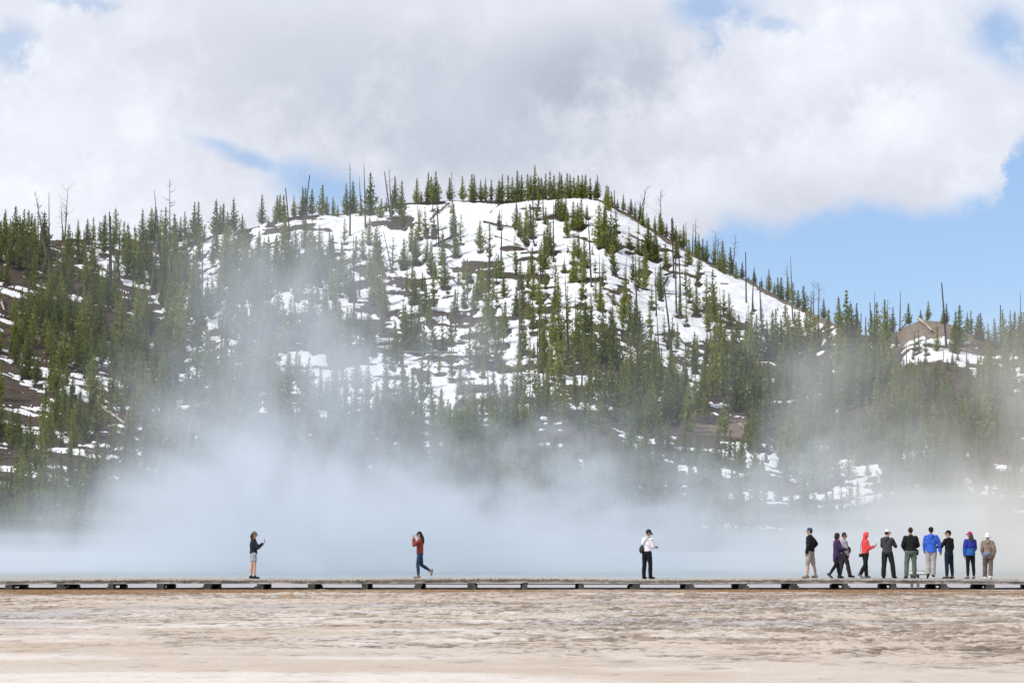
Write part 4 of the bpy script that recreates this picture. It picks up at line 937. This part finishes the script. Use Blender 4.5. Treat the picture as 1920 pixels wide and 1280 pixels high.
        if nrm.z > 0 and abs(fd.z) < .8: pass
        pm = a['wr'] + fd * .05
        q = Matrix((side, nrm, fd)).transposed(); g.ball(pm, (.040, .017, .052), 10, 8, q)
        curl = arms[i][4] if len(arms[i]) > 4 else .5
        for f, (so_, ln) in enumerate(((-.029, .062), (-.010, .072), (.010, .068), (.028, .054))):
            b0 = pm + side * so_ + fd * .036; d1 = (fd - nrm * curl * .6).normalized(); d2 = (fd * (1 - curl) - nrm * (curl + .1)).normalized()
            g.limb([b0, b0 + d1 * ln * .5, b0 + d1 * ln * .5 + d2 * ln * .5], [.0105, .0098, .0085], 8)
        ts = -1 if i == 1 else 1
        b0 = pm + side * (.034 * -ts) - fd * .02; d1 = (fd * .7 - side * ts * .7 - nrm * .35).normalized(); g.limb([b0, b0 + d1 * .032, b0 + d1 * .034 + (fd - nrm * .3).normalized() * .028], [.014, .0115, .0095], 8)
        a['hand'] = pm + fd * .03 - nrm * .02; a['nrm'] = nrm; a['side'] = side
    root = link('person', bpy.data.meshes.new('person')); root['_body'] = 'person'
    want('person', g, skin, root, .0085, 0, 0, 1)
    for s in (-1, 1):
        e = Geo().ball(headc + HR @ Vector((s * .030, .082, .012)), (.011, .008, .006), 8, 6, HR); link('eye', mesh_from('eye', e.V, e.F, EYE_M, True), root)
    seed = int(u) % 97
    # ---- trousers / shorts / leggings
    if bottom:
        nm, m, ease, stop = bottom[:4]; g = Geo()
        g.loft([(hip + Vector((0, 0, -.10)), .125 * hw + ease * .8, .10 + ease, 0), (hip + Vector((0, -.012, -.02)), .155 * hw + ease, .118 + ease, 0), (hip + sd * .07, .135 * hw + ease, .10 + ease * .6, 0), (hip + sd * .12, .128 * hw + ease * .7, .095 + ease * .5, 0)])
        for i in (0, 1):
            j = J[i]; e = ease; wide = bottom[4] if len(bottom) > 4 else 0
            if stop >= 1:
                f = stop - 1; end = j['knee'].lerp(j['ank'], f)
                g.limb([j['hip'], j['hip'].lerp(j['knee'], .5), j['knee'], j['knee'].lerp(end, .45) - Vector((0, .008, 0)), end], [.094 + e, .082 + e, .062 + e * 1.1, .060 + e + wide * .5, .042 + e * 1.2 + wide])
            else:
                end = j['hip'].lerp(j['knee'], stop); g.limb([j['hip'], j['hip'].lerp(j['knee'], stop * .6), end], [.096 + e, .090 + e * 1.2, .083 + e * 1.5])
        want(nm, g, m, root, .012, .022 if ease > .012 else .006, seed + 1, 2)
    # ---- shoes
    if shoes:
        for i in (0, 1):
            j = J[i]; g = Geo(); g.limb([j['ank'] + (j['ank'] - j['heel']) * .2, j['heel'] + Vector((0, 0, .014)), j['ball'] + Vector((0, 0, .010)), j['tip'] + Vector((0, 0, .006))], [.045, .044, .043, .031]); want('shoe', g, shoes, root, .010, 0, 0, 2)
    # ---- jacket or top
    if top:
        nm, m, ease, hem, slv = top[:5]; flare = top[5] if len(top) > 5 else 0; g = Geo(); e = ease
        hz = hip + sd * (.10 - hem)
        g.loft([(hz, .150 * hw + e + flare, .115 + e + flare * .8, 0), (hip + sd * max(.02, .10 - hem + .02), .155 * hw + e + flare * .6, .118 + e + flare * .5, 0), (hip + sd * .16, .140 * hw + e, .108 + e, tw * .3), (hip + sd * .30, .155 * hw + e, .116 + e, tw * .6), (hip + sd * .42, .172 * hw + e * .8, .108 + e * .8, tw), (hip + sd * .50, .135 * hw + e * .6, .085 + e * .6, tw), (hip + sd * .545, .070 + e * .6, .066 + e * .5, tw), (hip + sd * .575, .062 + e * .5, .060 + e * .5, tw)])
        for i in (0, 1):
            a = A[i]; end = a['wr'] if slv >= 2 else a['el'].lerp(a['wr'], slv - 1) if slv > 1 else a['sh'].lerp(a['el'], slv)
            if slv > 1: g.limb([a['sh'] - Vector((0, 0, .01)), a['sh'].lerp(a['el'], .5), a['el'], a['el'].lerp(end, .5), end], [.064 + e * .8, .058 + e * .9, .048 + e, .045 + e * .9, .034 + e * .9])
            else: g.limb([a['sh'] - Vector((0, 0, .01)), a['sh'].lerp(end, .6), end], [.064 + e * .8, .062 + e, .060 + e])
        want(nm, g, m, root, .012, .026 if ease > .012 else .012, seed + 3, 2)
    # ---- hair
    if hair:
        st, m = hair; g = Geo(); H = lambda x, y_, z: headc + HR @ Vector((x, y_, z))
        g.ball(H(0, -.018, .035), (.083, .092, .098), 16, 10, HR)
        if st in ('short', 'tied'): g.ball(H(0, -.055, -.01), (.066, .045, .062), 12, 8, HR)
        if st == 'bob':
            for s in (-1, 1): g.ball(H(s * .058, -.03, -.035), (.045, .066, .085), 12, 8, HR)
            g.ball(H(0, -.065, -.03), (.085, .055, .095), 12, 8, HR); g.ball(H(0, -.01, .055), (.105, .105, .085), 14, 8, HR)
        if st == 'shoulder': g.limb([H(0, -.07, 0), H(0, -.085, -.09), H(0, -.075, -.17)], [.068, .062, .040]); g.ball(H(0, -.06, -.05), (.078, .05, .08), 12, 8, HR)
        if st == 'long': g.limb([H(0, -.06, 0), H(0, -.11, -.12), H(.0, -.125, -.26), H(.01, -.115, -.36)], [.066, .064, .052, .022]); g.ball(H(0, -.05, -.05), (.078, .055, .08), 12, 8, HR)
        if st == 'longwide': g.limb([H(0, -.06, 0), H(0, -.10, -.12), H(0, -.11, -.24)], [.07, .070, .060]); g.limb([H(-.05, -.06, -.05), H(-.075, -.09, -.22)], [.05, .035]); g.limb([H(.05, -.06, -.05), H(.075, -.09, -.22)], [.05, .035])
        want('hair', g, m, root, .010, .016, seed + 5, 1)
    # ---- hats
    if hat:
        st, m, m2 = hat; H = lambda x, y_, z: headc + HR @ Vector((x, y_, z)); g = Geo(); n = 20
        def dome(rx, ry, rz, z0, yo=0, z_low=0.0):
            rings = []; V = []
            for i in range(9):
                a = (PI / 2) * i / 8; r = math.cos(a); zz = z0 + rz * math.sin(a)
                V += [H(max(rx * r, .002) * math.cos(2 * PI * j / n), yo + max(ry * r, .002) * math.sin(2 * PI * j / n), zz) for j in range(n)]
            Q = [(i * n + j, i * n + (j + 1) % n, (i + 1) * n + (j + 1) % n, (i + 1) * n + j) for i in range(8) for j in range(n)]
            Q.append(tuple(reversed(range(n)))); Q.append(tuple(8 * n + j for j in range(n))); return V, Q
        if st == 'cap':
            V, Q = dome(.093, .106, .105, .035, -.006); c = link('cap', mesh_from('cap', V, Q, m, True), root)
            V = []; Q = []; k_ = 13
            for (zz, s) in ((0, 0), (-.009, 1)):
                for i in range(k_):
                    a = PI * (i / (k_ - 1)) ; x = .078 * math.cos(a)
                    V.append(H(x, .052 + .030 * math.sin(a), .047 + zz)); V.append(H(x * 1.0, .062 + .125 * math.sin(a) ** .7, .040 + zz - .030 * math.sin(a) + .0))
            for i in range(k_ - 1):
                a = 2 * i; o2 = 2 * k_; Q += [(a, a + 1, a + 3, a + 2), (o2 + a + 2, o2 + a + 3, o2 + a + 1, o2 + a), (a + 1, o2 + a + 1, o2 + a + 3, a + 3), (a, a + 2, o2 + a + 2, o2 + a)]
            link('brim', mesh_from('brim', V, Q, m2 or m, True), c)
        else:
            V, Q = dome(.096, .110, .115, .03, -.006); c = link('hat', mesh_from('hat', V, Q, m, True), root)
            if st == 'bucket':
                V = []; Q = []
                for (r, zz) in ((.094, .045), (.112, .0), (.128, -.035), (.126, -.042), (.108, -.006)):
                    V += [H(r * math.cos(2 * PI * j / n), -.006 + r * 1.08 * math.sin(2 * PI * j / n), zz) for j in range(n)]
                Q = [(i * n + j, i * n + (j + 1) % n, (i + 1) * n + (j + 1) % n, (i + 1) * n + j) for i in range(4) for j in range(n)]
                link('brim', mesh_from('brim', V, Q, m2 or m, True), c)
    if hood:
        st, m = hood; g = Geo(); H = lambda x, y_, z: headc + HR @ Vector((x, y_, z))
        if st == 'up':
            n = 22; V = []; Q = []   # shell open towards the face
            for i in range(12):
                a = PI * (.04 + .60 * i / 11); rr = math.sin(a); d = -math.cos(a)
                for j in range(n):
                    t = 2 * PI * j / n; V.append(H(.112 * rr * math.cos(t), .122 * d + .004 + (.022 if math.sin(t) > .3 and i > 8 else 0), .020 + (.128 if math.sin(t) > 0 else .150) * rr * math.sin(t)))
            Q = [(i * n + j, (i + 1) * n + j, (i + 1) * n + (j + 1) % n, i * n + (j + 1) % n) for i in range(11) for j in range(n)]; Q.append(tuple(range(n)))
            hd = link('hood', mesh_from('hood', V, Q, m, True), root); so2 = hd.modifiers.new('t', 'SOLIDIFY'); so2.thickness = .014
            g = Geo(); g.limb([neck0 + Vector((0, -.01, .0)), neck0 + Vector((0, -.01, .07))], [.098, .088]); want('collar', g, m, root, .012, .014, seed, 2)
        else:
            b0 = hip + sd * .50 + Vector((0, -.075, 0)); g.limb([b0 + Vector((-.085, .03, .05)), b0 + Vector((-.055, -.025, .015)), b0 + Vector((0, -.045, -.045)), b0 + Vector((.055, -.025, .015)), b0 + Vector((.085, .03, .05))], [.030, .046, .056, .046, .030])
            want('hood', g, m, root, .012, .02, seed + 2, 2)
    root.scale = (k, k, k); x = (u - 960) / F * y; root.rotation_euler = (0, 0, R_(face)); root.location = (x, y, deck_z(x) + .002)
    root['label'] = label; root['category'] = 'person'; root['group'] = 'visitors on the boardwalk'
    M = Matrix.Translation(root.location) @ Matrix.Rotation(R_(face), 4, 'Z') @ Matrix.Scale(k, 4)
    return dict(A=A, J=J, hip=hip, neck=neck0, chest=chest, head=headc, M=M, sd=sd, root=root)
def carried(name, geo, m, P, label, cat, group=None, voxel=None, fold=0):
    """a thing of its own, placed in the frame of the person who carries it"""
    c = sum((Vector(v) for v in geo.V), Vector()) / len(geo.V)
    o = link(name, mesh_from(name, [tuple((P['M'] @ Vector(v)) - (P['M'] @ c)) for v in geo.V], geo.F, m, True), loc=P['M'] @ c)
    bv = o.modifiers.new('b', 'BEVEL'); bv.width = .006; bv.segments = 2; bv.limit_method = 'ANGLE'
    tag(o, label, cat, group); return o, c
def child_at(o, c, P, name, geo, m):
    return link(name, mesh_from(name, [tuple((P['M'] @ Vector(v)) - (P['M'] @ c)) for v in geo.V], geo.F, m, True), o)
def phone(P, i, label, tilt=0, dz=.06):
    a = P['A'][i]; p = a['hand'] + a['fd'] * .02 + Vector((0, .0, dz)); q = Matrix.Rotation(R_(tilt), 3, 'X')
    g = Geo().hull(p, (.037, .005, .076), q); o, c = carried('phone', g, BLACKG, P, label, 'phone')
    e = Geo().hull(p + q @ Vector((0, -.0062, 0)), (.033, .0012, .068), q); child_at(o, c, P, 'screen', e, simple_mat('phone_screen', (.10, .11, .12), None, 3, .1, 0, spec=.5))
def strap(P, pts, r=.010, m=None):
    return Geo().limb(pts, [r] * len(pts), 8)

# heading: 0 looks away from the camera, -90 to the right, 90 to the left
BLK = cloth('black_cloth', (.020, .020, .023)); BLK2 = cloth('black_jersey', (.016, .016, .018)); NAVY = cloth('navy_cloth', (.018, .024, .045)); DGREY = cloth('dark_grey_cloth', (.040, .042, .046)); 
P = person('person in black jacket, pale grey shorts and olive cap holding up a phone', 477, -72, 1.68, legs=((-3, 2, 3), (5, 6, 4)), arms=((12, 10, 112, 20), (20, 14, 128, 6, .8)), hw=.92, head=(-8, -6),
    top=('jacket', cloth('black_jacket', (.026, .029, .038)), .026, .10, 2), bottom=('shorts', cloth('pale_grey_shorts', (.42, .44, .52)), .014, .46), shoes=cloth('dark_shoes', (.03, .03, .03)), hair=('shoulder', HAIRB), hat=('cap', cloth('olive_cap', (.155, .145, .11)), cloth('olive_cap_brim', (.07, .06, .05))))
phone(P, 1, 'black phone held up by the woman in shorts', 8, .07)
RUST = cloth('rust_jacket', (.30, .062, .050), .6, .6, 14)
P = person('person walking in rust red jacket and blue jeans, raising hands to her face', 788, 84, 1.66, legs=((9, 12, 2), (-7, 50, 3, 78)), arms=((50, 30, 172, 25, .7), (58, 10, 176, 12, .7)), hw=.9, head=(0, -4),
    top=('jacket', RUST, .020, .12, 2), bottom=('jeans', cloth('blue_jeans', (.030, .062, .125), .7), .006, 1.93), shoes=cloth('tan_shoes', (.34, .24, .18)), hair=('long', HAIR), hat=('cap', cloth('charcoal_cap', (.030, .033, .042)), None))
WHITE = cloth('white_shirt', (.78, .76, .82), .9)
P = person('person in white shirt, black trousers and navy cap looking down with a black sling bag', 1212, -48, 1.76, legs=((-2, 2, 2), (7, 8, 3)), arms=((8, 12, 86, 26, .7), (12, 10, 90, 20, .7)), hw=1.08, head=(-22, -22), lean=4, skin=SKIN_D,
    top=('shirt', WHITE, .022, .05, 1.05), bottom=('trousers', cloth('black_trousers', (.013, .015, .022)), .014, 1.94, .012), shoes=cloth('black_shoes', (.018, .018, .02)), hair=('short', HAIR), hat=('cap', cloth('navy_cap', (.024, .036, .068)), cloth('navy_brim', (.02, .022, .035))))
sb = P['hip'] + Vector((-.10, -.165, .10)); g = Geo().ball(sb, (.115, .060, .135)); g.ball(sb + Vector((.02, 0, .09)), (.07, .05, .09))
o, c = carried('sling_bag', g, LEATHER, P, 'black sling bag across the back of the man in the white shirt', 'bag')
ch = P['chest']; child_at(o, c, P, 'strap', strap(P, [sb + Vector((.05, .0, .15)), ch + Vector((.04, -.165, .02)), ch + Vector((.13, -.12, .13)), ch + Vector((.15, .02, .15)), ch + Vector((.10, .14, .05)), ch + Vector((-.04, .17, -.14)), ch + Vector((-.20, .06, -.30)), sb + Vector((-.09, .02, -.02))], .016), LEATHER)
hp_ = (P['A'][0]['hand'] + P['A'][1]['hand']) / 2; o, c = carried('camera', Geo().hull(hp_ + Vector((0, .02, .03)), (.062, .03, .042)), BLACKG, P, 'small black camera in the hands of the white shirt man', 'camera')
child_at(o, c, P, 'lens', Geo().limb([hp_ + Vector((0, .03, .03)), hp_ + Vector((0, .085, .03))], [.03, .028]), BLACKG)
P = person('person in black pullover, beige cargo shorts and blue cap with a white brim', 1517, 62, 1.80, legs=((7, 4, 4), (-9, 2, 5)), arms=((-8, 14, 22, 10), (-24, 40, 20, 45)), hw=1.06, head=(20, 4),
    top=('pullover', BLK, .026, .10, 2), bottom=('cargo_shorts', cloth('beige_shorts', (.40, .36, .31), .75), .014, 1.0), shoes=cloth('grey_trainers', (.22, .16, .14)), hair=('short', HAIR), hat=('cap', cloth('blue_cap', (.06, .07, .14)), cloth('white_brim', (.8, .8, .78))))
P = person('person walking in long purple coat with curly black hair and a pink scarf', 1567, -78, 1.62, y=89.2, legs=((10, 3, 2), (-14, 22, 2, 38)), arms=((20, 8, 62, 12), (22, 12, 82, 20, .7)), hw=1.0, head=(-12, 0), skin=SKIN_D,
    top=('coat', cloth('purple_coat', (.062, .040, .105), .65), .026, .40, 2, .012), bottom=('leggings', BLK2, .006, 1.9), shoes=cloth('black_white_trainers', (.05, .05, .05)), hair=('bob', HAIR))
sc_ = Geo().limb([P['neck'] + Vector((-.06, .02, .01)), P['neck'] + Vector((0, .075, -.0)), P['neck'] + Vector((.06, .02, .01)), P['neck'] + Vector((0, -.05, .02))], [.034, .036, .034, .032]); sc_.limb([P['neck'] + Vector((.01, .085, 0)), P['chest'] + Vector((.02, .15, .0))], [.032, .03]); link('scarf', mesh_from('scarf', sc_.V, sc_.F, cloth('pink_scarf', (.50, .06, .20)), True), P['root'])
P = person('person in pale grey top and dark grey trousers striding behind the purple coat', 1580, -82, 1.64, y=90.2, legs=((-9, 3, 2, 6), (16, 4, 2)), arms=((10, 6, 24, 8), (8, 10, 18, 6)), hw=1.0, head=(-6, -6), skin=SKIN_D,
    top=('shirt', cloth('pale_grey_shirt', (.34, .34, .36)), .022, .12, 2), bottom=('trousers', DGREY, .018, 1.94, .012), shoes=cloth('black_boots', (.02, .02, .022)), hair=('short', HAIR))
g = Geo().ball(P['hip'] + Vector((.12, .14, .14)), (.07, .11, .15)); o, c = carried('shoulder_bag', g, cloth('dark_green_bag', (.020, .055, .045)), P, 'dark green bag carried in front of the grey striding person', 'bag')
child_at(o, c, P, 'strap', strap(P, [P['hip'] + Vector((.14, .12, .27)), P['chest'] + Vector((.13, .10, .06)), P['chest'] + Vector((.10, .0, .15))], .012), LEATHER)
CORAL = cloth('coral_hoodie', (.80, .085, .085), .8, .75)
P = person('person in bright coral hooded jacket with the hood up reading a phone', 1620, -76, 1.63, legs=((9, 7, 2), (-8, 22, 2, 30)), arms=((6, 8, 100, 16, .7), (10, 10, 108, 12, .7)), hw=.98, head=(-4, -14),
    top=('jacket', CORAL, .024, .09, 2), bottom=('trousers', BLK2, .012, 1.95, .014), shoes=cloth('grey_shoes', (.24, .23, .23)), hood=('up', CORAL))
phone(P, 1, 'dark phone read by the person in the coral hood', -35, .05)
g = Geo().hull(P['hip'] + Vector((-.04, -.185, -.06)), (.075, .04, .062)); o, c = carried('crossbody_bag', g, LEATHER, P, 'small black box bag hanging behind the coral jacket', 'bag')
child_at(o, c, P, 'strap', strap(P, [P['hip'] + Vector((-.04, -.19, .0)), P['chest'] + Vector((-.03, -.175, -.08)), P['chest'] + Vector((.06, -.11, .13))], .007), LEATHER)
GH = cloth('grey_hoodie', (.060, .062, .066), .7)
P = person('person in dark grey hoodie, black trousers and white cap turned away', 1661, -34, 1.74, legs=((-4, 2, 3), (4, 2, 13)), arms=((26, 14, 72, 26, .7), (32, 14, 84, 22, .7)), hw=1.08, head=(-22, -8),
    top=('hoodie', GH, .026, .12, 2), bottom=('trousers', cloth('black_track_trousers', (.022, .022, .026)), .022, 1.96, .014), shoes=cloth('black_shoes_two', (.018, .018, .02)), hair=('short', HAIR), hat=('cap', cloth('white_cap', (.80, .79, .76)), None), hood=('down', GH))
P = person('bareheaded person seen from behind in black jacket and grey green trousers', 1705, 3, 1.82, legs=((2, 4, 7), (0, 1, 2)), arms=((10, 17, 62, 20, .7), (12, 17, 66, 22, .7)), hw=1.08, head=(-6, -6), skin=SKIN_D,
    top=('jacket', cloth('black_shell_jacket', (.018, .020, .022)), .026, .08, 2), bottom=('trousers', cloth('grey_green_trousers', (.125, .155, .130), .75), .018, 1.95, .006), shoes=cloth('dark_brown_shoes', (.05, .04, .035)), hair=('short', HAIR))
g = Geo().hull(P['hip'] + Vector((.205, .02, -.03)), (.055, .075, .095)); o, c = carried('camera_bag', g, LEATHER, P, 'black camera bag at the hip of the man in grey green trousers', 'bag')
child_at(o, c, P, 'strap', strap(P, [P['hip'] + Vector((.215, .02, .06)), P['chest'] + Vector((.215, .0, -.14)), P['chest'] + Vector((.20, .02, .02))], .009), LEATHER)
BLUE = cloth('blue_jacket', (.045, .135, .62), .75, .7)
P = person('person walking away in bright blue hooded jacket, light grey trousers and black cap', 1743, -14, 1.78, legs=((2, 16, 2, 30), (-2, 3, -3)), arms=((-6, 10, 6, 4), (4, 24, 10, -6)), hw=1.06, head=(6, 2), skin=SKIN_D, lean=3,
    top=('jacket', BLUE, .032, .16, 2, .012), bottom=('trousers', cloth('light_grey_trousers', (.42, .40, .40), .8), .022, 1.97, .012), shoes=cloth('black_trainers', (.03, .03, .032)), hair=('short', HAIR), hat=('cap', cloth('black_cap', (.018, .018, .02)), None), hood=('down', BLUE))
P = person('person in black sweater, navy jeans and black cap looking left with a hand held out', 1776, 38, 1.72, legs=((3, 3, 1), (-2, 2, 4)), arms=((30, 16, 84, -8, .6), (2, 8, 20, 10)), hw=1.0, head=(40, 2),
    top=('sweater', BLK2, .018, .10, 2), bottom=('jeans', cloth('navy_jeans', (.016, .026, .050)), .012, 1.88), shoes=cloth('brown_shoes', (.10, .07, .055)), hair=('short', HAIR), hat=('cap', BLK, None))
TW = simple_mat('two_tone_blue_jacket', (.03, .14, .42), (.022, .10, .34), 9, .7, .35, .006, .15)
nt = TW.node_tree; b = nt.nodes['Principled BSDF']; sz = nn(nt, 'ShaderNodeSeparateXYZ', Vector=obj_vec(nt)); old = b.inputs['Base Color'].links[0].from_socket
nt.links.new(mix(nt, N(nt, sz.outputs[2]).step(1.13, 1.15), old, (.028, .042, .30)), b.inputs['Base Color'])
P = person('person in two tone blue jacket, black leggings and magenta cap with long hair', 1816, 18, 1.68, legs=((0, 1, 3), (0, 2, 4)), arms=((2, 12, 8, 6), (8, 10, 30, 20)), hw=1.0, head=(22, 0),
    top=('jacket', TW, .036, .15, 2, .01), bottom=('leggings', BLK2, .006, 1.9), shoes=cloth('grey_ankle_boots', (.20, .17, .17)), hair=('longwide', HAIRB), hat=('cap', cloth('magenta_cap', (.46, .018, .17)), None))
TANC = cloth('tan_coat', (.29, .225, .17), .75)
P = person('person walking in tan hooded coat, taupe trousers and white bucket hat', 1849, -18, 1.64, legs=((8, 8, 5), (-8, 14, 2, 12)), arms=((4, 12, 20, 12), (-4, 18, 14, 10)), hw=.98, head=(0, -4),
    top=('coat', TANC, .032, .24, 2, .014), bottom=('trousers', cloth('taupe_trousers', (.15, .12, .105), .8), .022, 1.88, .012), shoes=cloth('white_trainers', (.80, .80, .82), .9), hair=('short', HAIRB), hat=('bucket', cloth('white_bucket_hat', (.80, .77, .73), .9), None), hood=('down', TANC))
sb = P['hip'] + Vector((-.05, -.205, .02)); g = Geo().ball(sb, (.125, .075, .10)); g.ball(sb + Vector((.06, 0, .05)), (.09, .06, .06))
o, c = carried('crossbody_bag', g, cloth('pale_blue_bag', (.23, .29, .42), .5, .6, 16), P, 'pale blue patterned bag slung behind the tan coat', 'bag')
child_at(o, c, P, 'strap', strap(P, [sb + Vector((-.09, .03, .06)), P['chest'] + Vector((-.19, -.02, -.08)), P['chest'] + Vector((-.12, .05, .14))], .010), LEATHER)
flush()
